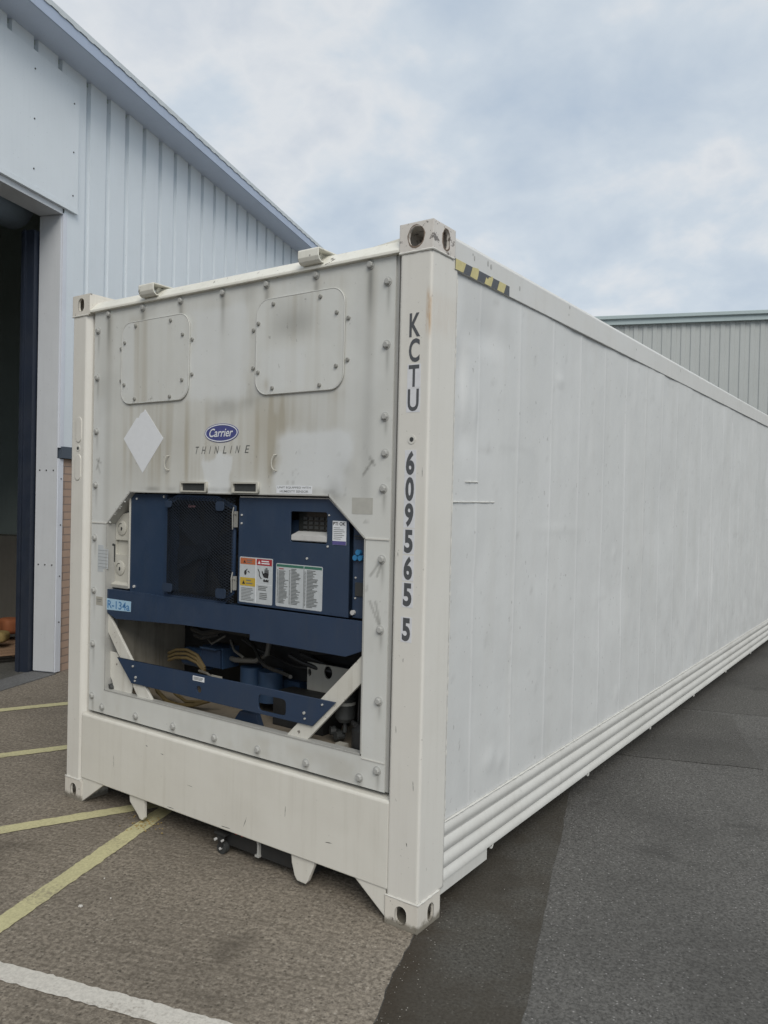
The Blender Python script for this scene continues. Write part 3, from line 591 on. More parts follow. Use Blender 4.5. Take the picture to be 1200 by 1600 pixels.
def side_sheet(x, sgn, detail):
    seams = [0.030 + 0.4055 * k for k in range(1, 30)]
    ys = set(np.round(np.arange(0.206, 12.0, 0.03 if detail else 0.4), 4))
    if detail:
        for s_ in seams:
            for e in (-0.011, -0.005, 0.0, 0.005, 0.011): ys.add(round(s_ + e, 4))
    ys = np.array(sorted(ys)); zs = np.linspace(0.39, 2.738, 90 if detail else 4)
    Y, Z = np.meshgrid(ys, zs, indexing='ij'); Xd = np.zeros_like(Y); r = np.zeros_like(Y); g = np.zeros_like(Y); b = np.zeros_like(Y)
    if detail:
        Xd += (fbm(Y * 1.3, Z * 1.1, 3) - 0.5) * 0.018 + (fbm(Y * 4.5, Z * 0.9, 6) - 0.5) * 0.008 + (fbm(Y * 7, Z * 5, 9, 3) - 0.5) * 0.0030
        for _k in range(26):
            y0_, z0_ = random.uniform(1.5, 11.5), random.uniform(0.5, 2.6); Xd += random.choice((-1, 1)) * random.uniform(0.002, 0.006) * np.exp(-((Y - y0_) / random.uniform(0.012, 0.05)) ** 2 - ((Z - z0_) / random.uniform(0.03, 0.25)) ** 2)
        for i, s_ in enumerate(seams):
            d_ = np.abs(Y - s_); Xd += 0.0011 * smooth(0.0115, 0.004, d_); b += smooth(0.012, 0.004, d_) * 0.35 * (0.4 + vnoise(Z * 5, Z * 0 + i, 7))
        def dent(y0, z0, ry, rz, a): return a * np.exp(-((Y - y0) / ry) ** 2 - ((Z - z0) / rz) ** 2)
        for y0, z0, ry, rz, a in ((0.27, 2.35, 0.03, 0.10, -0.010), (0.33, 2.20, 0.018, 0.12, 0.008), (0.40, 2.18, 0.016, 0.10, 0.009), (0.30, 2.05, 0.05, 0.08, -0.006), (0.52, 2.52, 0.10, 0.07, -0.006), (1.35, 2.43, 0.05, 0.02, 0.006), (0.62, 0.55, 0.06, 0.05, 0.006), (0.74, 0.52, 0.03, 0.04, 0.005), (1.38, 1.62, 0.3, 0.012, 0.004), (2.3, 1.45, 0.02, 0.03, 0.005), (5.0, 1.1, 0.02, 0.35, 0.010), (7.2, 1.1, 0.02, 0.2, 0.009), (2.4, 0.52, 0.03, 0.05, 0.005), (3.4, 1.75, 0.3, 0.3, -0.008), (2.2, 1.2, 0.4, 0.3, -0.006)): Xd += 1.5 * dent(y0, z0, ry, rz, a)
        g += 0.42 * smooth(0.5, 0.75, fbm(Y * 3, Z * 2, 31)) * soft(Y, Z, 0.26, 0.75, 2.50, 2.74, 0.05)
        g += 0.06 * smooth(0.52, 0.8, fbm(Y * 22, Z * 0.9, 41)) + 0.12 * smooth(0.45, 0.75, fbm(Y * 1.1, Z * 0.8, 45)) + 0.4 * smooth(0.775, 0.83, fbm(Y * 30, Z * 16, 46)) + 0.28 * smooth(0.70, 0.78, fbm(Y * 6, Z * 40, 47)) * smooth(0.5, 0.7, fbm(Y * 1.5, Z * 1.5, 48))
        r += 0.10 * smooth(0.5, 0.8, fbm(Y * 16, Z * 0.7, 51)); b += 0.25 * smooth(0.48, 0.7, fbm(Y * 2.2, Z * 1.4, 61))
        for y0, z0 in ((1.02, 2.49), (0.86, 1.60), (2.35, 0.93), (2.42, 0.95), (1.05, 1.32), (3.3, 1.9), (1.6, 0.95)): g += 0.9 * np.exp(-((Y - y0) / 0.010) ** 2 - ((Z - z0) / 0.016) ** 2)
        g += 0.5 * smooth(0.03, 0.0, 2.738 - Z) * smooth(0.4, 0.6, fbm(Y * 5, Z, 71))
    V = np.stack([np.full_like(Y, x) + sgn * Xd, Y, Z], -1).reshape(-1, 3); ny, nz = Y.shape
    idx = np.arange(ny * nz).reshape(ny, nz); F = np.stack([idx[:-1, :-1], idx[1:, :-1], idx[1:, 1:], idx[:-1, 1:]], -1).reshape(-1, 4)
    if sgn < 0: F = F[:, ::-1]
    me = bpy.data.meshes.new('side_panel'); me.from_pydata(V.tolist(), [], F.tolist()); stain_attr(me, r.ravel(), g.ravel(), b.ravel())
    me.polygons.foreach_set('use_smooth', [True] * len(me.polygons))
    return obj('side_panel', me, 'side_sheet', ct, 'long smooth white side sheet with faint vertical seams and small dents' if detail else None)
side_sheet(2.427, 1, True); side_sheet(0.011, -1, False)
for y0, y1, z_ in ((0.195, 0.612, 1.762), (0.327, 0.45, 1.851)):
    a, r_ = weld([(2.431, y0, z_), (2.431, y1, z_ + 0.002)], 0.0026, 0.01); obj('weld_seam', MB().tube(a, r_, 6), 'weld_white', ct, smooth=True)
obj('inner_lining', MB().box(0.06, 2.375, 0.6, CL - 0.15, 0.165, 2.79), 'black_paint', ct)
# understructure and rear doors
uf = MB().box(0.07, 2.365, 0.12, CL - 0.15, 0.146, 0.163)
obj('floor_frame', uf, 'dark_metal', ct)
for x0, x1 in ((0.16, 1.217), (1.221, 2.278)):
    d_ = obj('rear_door', MB().box(x0, x1, CL - 0.09, CL - 0.02, 0.17, 2.77), 'side_sheet', ct)
    for xx in (x0 + 0.3, x1 - 0.3): obj('locking_bar', MB().cyl((xx, CL - 0.005, 0.15), (xx, CL - 0.005, 2.8), 0.017, 10), 'steel', d_)
obj('rear_sill', MB().box(0.1625, 2.2755, CL - 0.10, CL - 0.002, 0.03, 0.168).box(0.1625, 2.2755, CL - 0.10, CL - 0.002, 2.772, 2.87), 'post_white', ct)
# --- hazard tape on the right top rail
tp = obj('hazard_tape', MB().box(2.4384, 2.4392, 0.178, 0.688, 2.7385, 2.783), 'tape_black', ct, 'black and yellow hazard tape, torn in the middle')
ty = MB(); n0 = 4; pitch = 0.51 / n0
for k in range(n0):
    ya = 0.180 + k * pitch; q = [(ya, 2.7385), (ya + 0.066, 2.7385), (ya + 0.068 + 0.022, 2.783), (ya + 0.022 - (0.02 if k == 0 else 0), 2.783)]
    if k == 2: q = [(ya + 0.004, 2.7385), (ya + 0.066, 2.7385), (ya + 0.085, 2.778), (ya + 0.075, 2.788), (ya + 0.06, 2.778), (ya + 0.045, 2.776), (ya + 0.035, 2.764), (ya + 0.02, 2.77)]
    if k == 1: q = [(ya, 2.7385), (ya + 0.06, 2.736), (ya + 0.07, 2.755), (ya + 0.078, 2.783), (ya + 0.07, 2.789), (ya + 0.02, 2.783)]
    ty.prism(q, 2.4393, 2.4400, 'x')
obj('tape_stripe', ty, 'tape_yellow', tp)
# small knocks on the rail
kn = MB()
for y_, z_ in ((0.33, 2.838), (0.345, 2.826), (0.47, 2.835), (0.50, 2.828), (0.80, 2.80), (1.42, 2.80), (1.43, 2.842), (2.6, 2.81), (3.7, 2.83)):
    kn.prism(ell(y_, z_, random.uniform(.004, .010), random.uniform(.005, .014), 9), 2.4381, 2.4386, 'x')
obj('paint_chip', kn, 'trim_aluminium', ct)

# --- code lettering down the right post
YL = 0.0018
code = MB(); st = MB(); charboxes = [('K', 2.333, 2.386, 2.431, 2.528), ('C', 2.333, 2.385, 2.328, 2.424), ('T', 2.334, 2.385, 2.227, 2.3165), ('U', 2.332, 2.386, 2.128, 2.2185)]
zz_ = 1.967
for ch, (za, zb) in zip('609565', ((1.868, 1.967), (1.761, 1.860), (1.655, 1.753), (1.548, 1.644), (1.438, 1.535), (1.329, 1.425))): charboxes.append((ch, 2.331, 2.373, za, zb))
charboxes.append(('5', 2.330, 2.370, 1.186, 1.282))
for i, (ch, xa, xb, za, zb) in enumerate(charboxes):
    me = lettering(ch, xa, xb, za, zb, YL, 0.042 if ch.isdigit() else 0.022)
    code.add([tuple(v.co) for v in me.vertices], [tuple(p.vertices) for p in me.polygons]); bpy.data.meshes.remove(me)
    st.prism([(xa - 0.006, za - 0.004), (xb + 0.007, za - 0.004), (xb + 0.007, zb + 0.0035), (xa - 0.006, zb + 0.0035)], 0.0022, 0.0031) if ch not in 'KC' else None
so = obj('code_sticker', st, 'sticker_white', ct); obj('code_lettering', code, 'letter_grey', so)

# --- bulkhead (machinery end)
OPEN = [(0.330, 0.664), (2.123, 0.664), (2.121, 1.598), (1.916, 1.780), (0.527, 1.780), (0.322, 1.598)]
PX0, PX1, PZ0, PZ1 = 0.186, 2.247, 0.532, 2.790
bx = [0.219, 2.209]; bzs = [0.617, 0.912, 1.215, 1.513, 1.811, 2.114, 2.416, 2.680]; bxs = [0.313, 0.609, 0.911, 1.219, 1.514, 1.816, 2.117]
def bulkhead():
    xs = np.arange(PX0, PX1 + 1e-6, (PX1 - PX0) / 240); zs = np.linspace(PZ0, PZ1, 250)
    xs[np.argmin(abs(xs - 0.327))] = 0.327; xs[np.argmin(abs(xs - 2.1225))] = 2.1225; zs[np.argmin(abs(zs - 0.664))] = 0.664; zs[np.argmin(abs(zs - 1.78))] = 1.78
    X, Z = np.meshgrid(xs, zs, indexing='ij')
    # snap onto the sloping shoulders
    def line(p, q):
        p = np.array(p); q = np.array(q); t = (q - p) / np.linalg.norm(q - p); nrm = np.array([-t[1], t[0]]); return p, t, nrm, np.linalg.norm(q - p)
    inside_d = np.full(X.shape, -1.0)
    for a, b_ in (((2.1225, 1.598), (1.916, 1.78)), ((0.527, 1.78), (0.327, 1.598))):
        p, t, nrm, L = line(a, b_); d_ = (X - p[0]) * nrm[0] + (Z - p[1]) * nrm[1]; u = (X - p[0]) * t[0] + (Z - p[1]) * t[1]
        k = (abs(d_) < 0.0062) & (u > -0.004) & (u < L + 0.004); X[k] -= (d_ * nrm[0])[k]; Z[k] -= (d_ * nrm[1])[k]
    CXm = (X[:-1, :-1] + X[1:, 1:]) / 2; CZm = (Z[:-1, :-1] + Z[1:, 1:]) / 2
    def inside(x, z):
        ins = (x > 0.327) & (x < 2.1225) & (z > 0.664) & (z < 1.78)
        ins &= ~((z - 1.598) > (2.1225 - x) * (0.182 / 0.2065)); ins &= ~((z - 1.598) > (x - 0.327) * (0.182 / 0.2)); return ins
    keep = ~inside(CXm, CZm)
    r = np.zeros_like(X); g = np.zeros_like(X); b = np.zeros_like(X)
    run = 0.6 * smooth(0.40, 0.78, fbm(X * 34, Z * 1.1, 5)) + 0.5 * smooth(0.38, 0.75, fbm(X * 9, Z * 0.8, 6)); run2 = smooth(0.45, 0.8, fbm(X * 70, Z * 2.0, 15))
    # run-off below hatches, and general brown tone across the middle
    def under(x0, x1, ztop, zlen, amt): return amt * smooth(x0 - 0.02, x0 + 0.03, X) * smooth(x1 + 0.02, x1 - 0.03, X) * smooth(ztop + 0.005, ztop - 0.02, Z) * smooth(ztop - zlen, ztop - zlen * 0.3, Z)
    r += under(0.44, 0.99, 2.255, 0.55, 0.55) * (0.25 + 0.9 * run) + under(1.45, 1.99, 2.248, 0.45, 0.45) * (0.25 + 0.9 * run)
    r += 0.42 * soft(X, Z, 0.50, 0.60, 2.28, 2.72, 0.03) + 0.5 * soft(X, Z, 0.93, 1.75, 1.83, 2.22, 0.10) * (0.35 + 0.8 * run)
    r += 0.35 * soft(X, Z, 0.42, 1.05, 1.80, 2.1, 0.08) * (0.3 + 0.9 * run) + 0.38 * soft(X, Z, 1.35, 1.44, 2.20, 2.78, 0.02) * run
    r += 0.12 * run + 0.30 * soft(X, Z, 0.3, 2.2, 0.54, 0.63, 0.02) * smooth(0.45, 0.75, fbm(X * 9, Z * 6, 25))
    r += 0.30 * soft(X, Z, 1.9, 2.0, 2.2, 2.75, 0.03) * run + 0.45 * smooth(0.05, 0.0, np.abs(X - 1.575)) * soft(X, Z, 1.5, 1.6, 1.83, 2.15, 0.02)
    # bolts bleed grey
    for xb in bx:
        for zb in bzs: g += 0.55 * np.exp(-((X - xb - 0.004) / 0.009) ** 2) * smooth(zb + 0.01, zb - 0.015, Z) * smooth(zb - random.uniform(.10, .2), zb - 0.03, Z)
    for xb in bxs:
        L = random.uniform(0.15, 0.40)
        g += 0.6 * np.exp(-((X - xb) / 0.014) ** 2) * smooth(2.765, 2.745, Z) * smooth(2.763 - L, 2.72, Z)
        r += 0.35 * np.exp(-((X - xb - 0.01) / 0.03) ** 2) * smooth(2.765, 2.74, Z) * smooth(2.763 - 2 * L, 2.68, Z)
        g += 0.45 * np.exp(-((X - xb) / 0.012) ** 2) * smooth(0.57, 0.555, Z)
    g += 0.22 * soft(X, Z, 0.295, 0.345, 0.9, 2.75, 0.025) * (0.5 + fbm(X * 8, Z * 1.5, 77)) + 0.20 * soft(X, Z, 2.09, 2.14, 1.7, 2.75, 0.025) * (0.4 + fbm(X * 8, Z * 1.5, 78)) + 0.10 * soft(X, Z, 1.55, 2.15, 1.75, 2.25, 0.08)
    # smudges
    for x0, z0, rx, rz_, a in ((1.25, 2.20, 0.10, 0.045, 0.55), (1.43, 2.235, 0.06, 0.05, 0.4), (1.95, 1.80, 0.05, 0.05, 0.5), (2.0, 1.9, 0.05, 0.05, 0.3), (0.27, 2.45, 0.03, 0.25, 0.12), (2.12, 2.55, 0.02, 0.25, 0.18), (1.4, 2.74, 0.05, 0.04, 0.25), (2.06, 2.5, 0.03, 0.3, 0.12)):
        g += a * np.exp(-((X - x0) / rx) ** 2 - ((Z - z0) / rz_) ** 2) * (0.4 + fbm(X * 20, Z * 20, 33))
    g += 0.55 * smooth(0.02, 0.0, np.abs(Z - 1.795)) * soft(X, Z, 0.5, 1.95, 1.7, 1.9, 0.02) * smooth(0.35, 0.6, fbm(X * 7, Z * 3, 35))
    g += 0.10 * smooth(0.5, 0.75, fbm(X * 3, Z * 3, 37)) + 0.4 * smooth(0.72, 0.80, fbm(X * 30, Z * 24, 39)) * soft(X, Z, 1.6, 2.2, 0.9, 1.95, 0.1)
    for x0, z0, x1, z1 in ((0.245, 1.96, 0.222, 1.90), (0.222, 1.955, 0.262, 1.935), (0.235, 1.92, 0.255, 1.88), (2.15, 1.93, 2.10, 1.87), (2.13, 1.945, 2.16, 1.91), (2.19, 1.49, 2.15, 1.44), (2.205, 1.49, 2.185, 1.44), (2.15, 1.33, 2.20, 1.235), (2.18, 1.33, 2.205, 1.24)):
        px, pz = x1 - x0, z1 - z0; t = np.clip(((X - x0) * px + (Z - z0) * pz) / (px * px + pz * pz), 0, 1); d_ = np.hypot(X - x0 - t * px, Z - z0 - t * pz); g += 0.6 * smooth(0.009, 0.002, d_)
    # repainted, cleaner areas
    e = (fbm(X * 7, Z * 7, 55) - 0.5) * 0.14
    b += 0.9 * soft(X + e, Z + e, 1.60, 2.02, 1.80, 2.06, 0.035) + 0.9 * soft(X + e * .6, Z + e, 1.10 + 0.15 * (1.95 - Z), 1.31 - 0.15 * (1.95 - Z), 1.79, 1.965, 0.010)
    b += 0.55 * soft(X + e, Z + e, 0.99, 1.40, 2.25, 2.70, 0.03) + 0.45 * soft(X + e, Z, 1.73, 2.16, 0.7, 2.6, 0.08) * 0.5 + 0.4 * soft(X, Z, 0.18, 0.30, 0.6, 2.3, 0.03)
    k = 1 - np.clip(b, 0, 0.85); r = r * k; g = g * (0.5 + 0.5 * k)
    V = np.stack([X, np.full_like(X, YB), Z], -1).reshape(-1, 3); nx, nz = X.shape; idx = np.arange(nx * nz).reshape(nx, nz)
    F = np.stack([idx[:-1, :-1], idx[1:, :-1], idx[1:, 1:], idx[:-1, 1:]], -1)[keep]
    me = bpy.data.meshes.new('bulkhead_panel'); me.from_pydata(V.tolist(), [], F.tolist()); stain_attr(me, r.ravel(), g.ravel(), b.ravel())
    bm = bmesh.new(); bm.from_mesh(me); bmesh.ops.delete(bm, geom=[v for v in bm.verts if not v.link_faces], context='VERTS'); bm.to_mesh(me); bm.free()
    o = obj('bulkhead_panel', me, 'bulkhead', ct, 'stained white front panel of the refrigeration unit')
    s = o.modifiers.new('thickness', 'SOLIDIFY'); s.thickness = 0.010; s.offset = -1
    return o
bh = bulkhead()
obj('unit_frame', plate([(0.1535, 0.531), (2.2845, 0.531), (2.2845, 2.784), (0.1535, 2.784)], [OPEN], 0.045, 0.058), 'unit_white', ct)
gk = MB().box(2.247, 2.262, 0.028, 0.044, 0.533, 2.785).box(0.175, 0.186, 0.028, 0.044, 0.533, 2.785)
obj('gasket', gk, 'trim_aluminium', ct)
# returned edge of the opening and horizontal seams at its shoulders
rim = MB()
for a, b_ in zip(OPEN, OPEN[1:] + OPEN[:1]):
    a = Vector((a[0], 0, a[1])); b_ = Vector((b_[0], 0, b_[1])); t = (b_ - a).normalized(); nn_ = Vector((-t.z, 0, t.x)) * 0.006   # towards the middle
    vs_ = [a + nn_ * 0, b_, b_ + nn_, a + nn_]; rim.add([(v.x, 0.0175, v.z) for v in vs_] + [(v.x, 0.058 if a.z < 0.7 and b_.z < 0.7 else 0.10, v.z) for v in vs_], [(0, 1, 2, 3), (4, 7, 6, 5), (0, 4, 5, 1), (2, 6, 7, 3), (1, 5, 6, 2), (3, 7, 4, 0)])
obj('opening_rim', rim, 'trim_aluminium', ct)
obj('panel_seam', MB().box(0.19, 0.322, 0.0155, 0.0195, 1.597, 1.603).box(2.122, 2.246, 0.0155, 0.0195, 1.594, 1.600).box(2.126, 2.247, 0.0165, 0.0195, 0.652, 0.656), 'weld_white', ct)
# bolts
bm_ = MB().cyl((0, 0.0, 0), (0, -0.003, 0), 0.0195, 16); bm_.tube([(0, -0.003, 0), (0, -0.010, 0), (0, -0.0145, 0)], [0.0150, 0.0150, 0.0112], 8)
b0 = obj('bolt', bm_, 'bolt_grey', ct, smooth=True); first = True
for xx, zz2 in [(x_, z_) for x_ in bx for z_ in bzs] + [(x_, z_) for x_ in bxs for z_ in (2.763, 0.568)] + [(2.214, 1.96)]:
    if first: b0.location = (xx, YB, zz2); first = False; o = b0
    else: o = rep(b0, (xx, YB, zz2))
    o.rotation_euler = (random.uniform(-0.04, 0.04), random.uniform(0, 1), random.uniform(-0.04, 0.04))
# access hatches
def hatch(x0, x1, z0, z1, screws, seed, label):
    pts = rrect(x0, x1, z0, z1, 0.072, 7)
    o = obj('access_hatch', MB().prism(pts, 0.011, 0.0198), 'unit_white', ct, label)
    # stained face
    xs = np.linspace(x0, x1, 70); zs = np.linspace(z0, z1, 60); X, Z = np.meshgrid(xs, zs, indexing='ij')
    cxm, czm = (x0 + x1) / 2, (z0 + z1) / 2; hx, hz = (x1 - x0) / 2 - 0.003, (z1 - z0) / 2 - 0.003; rr_ = 0.07
    qx = np.clip(np.abs(X - cxm) - (hx - rr_), 0, None); qz = np.clip(np.abs(Z - czm) - (hz - rr_), 0, None); L = np.hypot(qx, qz); k = np.where(L > rr_, rr_ / np.maximum(L, 1e-6), 1.0)
    X2 = cxm + np.sign(X - cxm) * (np.minimum(np.abs(X - cxm), hx - rr_) + np.minimum(qx * k, rr_)); Z2 = czm + np.sign(Z - czm) * (np.minimum(np.abs(Z - czm), hz - rr_) + np.minimum(qz * k, rr_))
    run = smooth(0.42, 0.8, fbm(X2 * 30, Z2 * 1.1, seed)); r = 0.15 * run; g = 0.08 * smooth(0.5, 0.75, fbm(X2 * 4, Z2 * 4, seed + 3)); b = np.zeros_like(r)
    if seed < 50:
        r += 0.40 * soft(X2, Z2, 0.555, 0.665, 2.2, 2.8, 0.012) * (0.5 + 0.6 * run); b += 0.25 * soft(X2, Z2, 0.44, 0.55, 2.3, 2.7, 0.02)
    else:
        g += 0.35 * np.exp(-((X2 - 1.70) / 0.12) ** 2 - ((Z2 - 2.56) / 0.06) ** 2) + 0.15 * soft(X2, Z2, 1.55, 1.80, 2.50, 2.68, 0.04); r += 0.25 * soft(X2, Z2, 1.55, 1.85, 2.48, 2.8, 0.05) * (0.4 + run)
        b += 0.4 * soft(X2 + 0.1 * (fbm(X2 * 5, Z2 * 5, 4) - .5), Z2, 1.50, 1.78, 2.26, 2.45, 0.03); r += 0.5 * np.exp(-((X2 - 1.53) / 0.02) ** 2 - ((Z2 - 2.29) / 0.03) ** 2)
    V = np.stack([X2, np.full_like(X2, 0.0104), Z2], -1).reshape(-1, 3); nx, nz = X2.shape; idx = np.arange(nx * nz).reshape(nx, nz)
    F = np.stack([idx[:-1, :-1], idx[1:, :-1], idx[1:, 1:], idx[:-1, 1:]], -1).reshape(-1, 4)
    me = bpy.data.meshes.new('hatch_face'); me.from_pydata(V.tolist(), [], F.tolist()); stain_attr(me, r.ravel(), g.ravel(), b.ravel())
    obj('hatch_face', me, 'bulkhead', o)
    ed = pts + [pts[0]]; obj('hatch_edge', MB().tube([(a, 0.0125, c) for a, c in ed], 0.0035, 6, False), 'unit_white', o, smooth=True)
    s0 = None
    for a, c, inn_ in screws:
        if s0 is None: s0 = obj('screw', MB().tube([(0, 0, 0), (0, -0.006, 0), (0, -0.009, 0)], [0.0098, 0.0098, 0.007], 8), 'screw_grey', o, smooth=True); s0.location = (a, 0.0104 if inn_ else YB, c)
        else: rep(s0, (a, 0.0104 if inn_ else YB, c))
hatch(0.444, 0.986, 2.255, 2.693, [(.564, 2.67, 1), (.847, 2.668, 1), (.473, 2.587, 1), (.43, 2.56, 0), (.941, 2.586, 1), (1.004, 2.556, 0), (.433, 2.384, 0), (.473, 2.359, 1), (.942, 2.355, 1), (1.006, 2.379, 0), (.564, 2.278, 1), (.85, 2.275, 1)], 3, 'left square access hatch with a brown run down it')
hatch(1.460, 1.986, 2.246, 2.690, [(1.568, 2.663, 1), (1.851, 2.661, 1), (1.475, 2.582, 1), (1.434, 2.556, 0), (1.946, 2.58, 1), (2.004, 2.551, 0), (1.436, 2.376, 0), (1.477, 2.352, 1), (1.948, 2.346, 1), (2.004, 2.37, 0), (1.57, 2.273, 1), (1.855, 2.268, 1)], 63, 'right square access hatch with grey smudge near its top')
# placard, badge, lettering, rings, slots
pl = MB().prism([(0.604, 2.198), (0.627, 2.206), (0.640, 2.219), (0.793, 2.060), (0.629, 1.880), (0.463, 2.066), (0.572, 2.177), (0.588, 2.176)], 0.0185, 0.0197)
obj('diamond_placard', pl, 'placard_white', ct, 'blank white diamond placard torn at its top corner')
lb = obj('logo_badge', MB().prism(ell(1.227, 2.075, 0.118, 0.0465, 48), 0.0178, 0.0198), 'logo_blue', ct, 'oval blue badge with white script')
rg = plate(ell(1.227, 2.075, 0.1135, 0.0435, 48), [ell(1.227, 2.075, 0.108, 0.0385, 48)], 0.0168, 0.0176); obj('badge_ring', rg, 'placard_white', lb)
obj('badge_lettering', lettering('Carrier', 1.143, 1.310, 2.056, 2.098, 0.0168, 0.012, 0.32), 'placard_white', lb)
tl = MB()
for k, ch in enumerate('THINLINE'):
    xc = [1.034, 1.086, 1.141, 1.178, 1.239, 1.289, 1.325, 1.389][k]; wd = 0.004 if ch == 'I' else 0.024
    me = lettering(ch, xc, xc + wd, 1.974, 2.011, 0.0192, 0.0); fn_ = lambda a: np.stack([a[:, 0] + (a[:, 2] - 1.974) * 0.27, a[:, 1], a[:, 2]], 1); co_map(me, fn_)
    tl.add([tuple(v.co) for v in me.vertices], [tuple(p.vertices) for p in me.polygons]); bpy.data.meshes.remove(me)
obj('model_lettering', tl, 'letter_soft', ct)
for x_, z_ in ((0.832, 1.929), (1.587, 1.924)):
    obj('lifting_ring', MB().tube([(x_ + 0.010, 0.018, z_ + 0.040), (x_ + 0.004, 0.004, z_ + 0.036), (x_ - 0.003, 0.002, z_ + 0.02), (x_ - 0.005, 0.0, z_), (x_ - 0.003, 0.002, z_ - 0.02), (x_ + 0.006, 0.004, z_ - 0.032), (x_ + 0.012, 0.018, z_ - 0.036)], 0.0030, 8), 'module_white', ct, smooth=True)
for x0, x1 in ((0.942, 1.138), (1.315, 1.492)):
    f = obj('slot_frame', plate([(x0, 1.7815), (x1, 1.7815), (x1, 1.835), (x0, 1.835)], [[(x0 + 0.012, 1.789), (x1 - 0.012, 1.789), (x1 - 0.012, 1.826), (x0 + 0.012, 1.826)]], 0.006, 0.0196), 'module_white', ct)
    obj('slot_recess', MB().box(x0 + 0.0122, x1 - 0.0122, 0.0165, 0.0194, 1.7895, 1.8255), 'dark_metal', f)
hl = obj('notice_label', MB().box(1.600, 1.816, 0.0190, 0.0198, 1.783, 1.820), 'placard_white', ct)
obj('label_print', lettering('UNIT EQUIPPED WITH', 1.607, 1.810, 1.805, 1.8155, 0.0187, 0.012), 'print_grey', hl); obj('label_print', lettering('HUMIDITY SENSOR', 1.622, 1.795, 1.788, 1.7985, 0.0187, 0.012), 'print_grey', hl)
obj('label_remnant', MB().box(2.044, 2.155, 0.0190, 0.0198, 1.701, 1.771), 'film_grey', ct, 'faded beige label remnant')
ds = obj('data_strip', MB().box(0.250, 0.300, 0.0188, 0.0198, 1.325, 1.475).box(0.2505, 0.345, 0.0178, 0.0187, 1.345, 1.455), 'label_white', ct, 'row of small curled data labels by the left edge of the opening')
q = MB()
for k in range(6): q.box(0.256, 0.34, 0.0172, 0.0177, 1.352 + 0.0185 * k, 1.3535 + 0.0185 * k)
obj('label_print', q, 'print_grey', ds)
d2 = obj('data_strip', MB().box(0.240, 0.300, 0.0188, 0.0198, 1.135, 1.183), 'label_beige', ct); obj('label_print', MB().box(0.248, 0.292, 0.0182, 0.0187, 1.166, 1.169).box(0.25, 0.285, 0.0182, 0.0187, 1.156, 1.159).box(0.265, 0.27, 0.0182, 0.0187, 1.146, 1.149), 'print_grey', d2)

# --- inside the opening
rb = MB().box(0.29, 0.32, 0.10, 0.62, 0.60, 1.80).box(2.13, 2.16, 0.10, 0.62, 0.60, 1.80).box(0.29, 2.16, 0.62, 0.64, 0.60, 1.80)
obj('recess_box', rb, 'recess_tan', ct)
obj('floor_tray', MB().box(0.32, 2.13, 0.032, 0.619, 0.60, 0.635), 'tray_tan', ct)
obj('added_dark_block', MB().box(0.50, 2.125, 0.14, 0.60, 1.13, 1.775), 'black_paint', ct)  # plain black block added to keep the bay behind the panels dark
obj('condenser_coil', MB().box(1.06, 2.10, 0.46, 0.60, 0.80, 1.129), 'black_paint', ct)
# fresh-air module on the left
ma = obj('air_module', plate([(0.330, 1.262), (0.462, 1.262), (0.462, 1.665), (0.375, 1.650), (0.331, 1.595)], [rrect(0.334, 0.444, 1.424, 1.506, 0.006, 2)], 0.075, 0.09), 'module_white', ct, 'off white air exchange panel with two round dials')
obj('recess_plate', MB().box(0.33, 0.448, 0.0905, 0.097, 1.42, 1.51), 'module_white', ma)
for xc, zc in ((0.390, 1.574), (0.379, 1.350)):
    dd = obj('vent_dial', MB().tube([(xc, 0.0745, zc), (xc, 0.071, zc), (xc, 0.069, zc)], [0.041, 0.041, 0.038], 28), 'module_white', ma, smooth=True)
    obj('dial_pointer', MB().prism([(xc - 0.004, zc - 0.012), (xc + 0.003, zc - 0.014), (xc + 0.008, zc - 0.004), (xc + 0.006, zc + 0.004), (xc - 0.002, zc + 0.006)], 0.066, 0.0688).tube([(xc - 0.006 - 0.018 * math.cos(t), 0.068, zc + 0.010 + 0.016 * math.sin(t)) for t in np.linspace(-0.4, 2.0, 9)], 0.0016, 6), 'dark_metal', dd)
obj('module_ledge', MB().prism([(0.055, 1.24), (0.05, 1.258), (0.075, 1.272), (0.10, 1.272), (0.10, 1.24)], 0.325, 0.478, 'x'), 'module_white', ma)
obj('module_clip', MB().box(0.325, 0.330, 0.066, 0.0745, 1.38, 1.48).cyl((0.3265, 0.068, 1.478), (0.3265, 0.055, 1.478), 0.007, 8), 'dark_metal', ma)
obj('edge_strip', MB().box(0.482, 0.492, 0.048, 0.14, 1.245, 1.778), 'brace_white', ct)
sc_ = obj('side_cover', MB().box(0.494, 0.792, 0.052, 0.139, 1.215, 1.768), 'navy_blue', ct, 'tall blue cover plate left of the fan guard')
obj('cover_screw', MB().cyl((0.77, 0.052, 1.755), (0.77, 0.047, 1.755), 0.007, 8).cyl((0.535, 0.052, 1.26), (0.535, 0.045, 1.26), 0.008, 8).cyl((0.545, 0.052, 1.74), (0.545, 0.047, 1.74), 0.006, 8), 'steel', sc_)
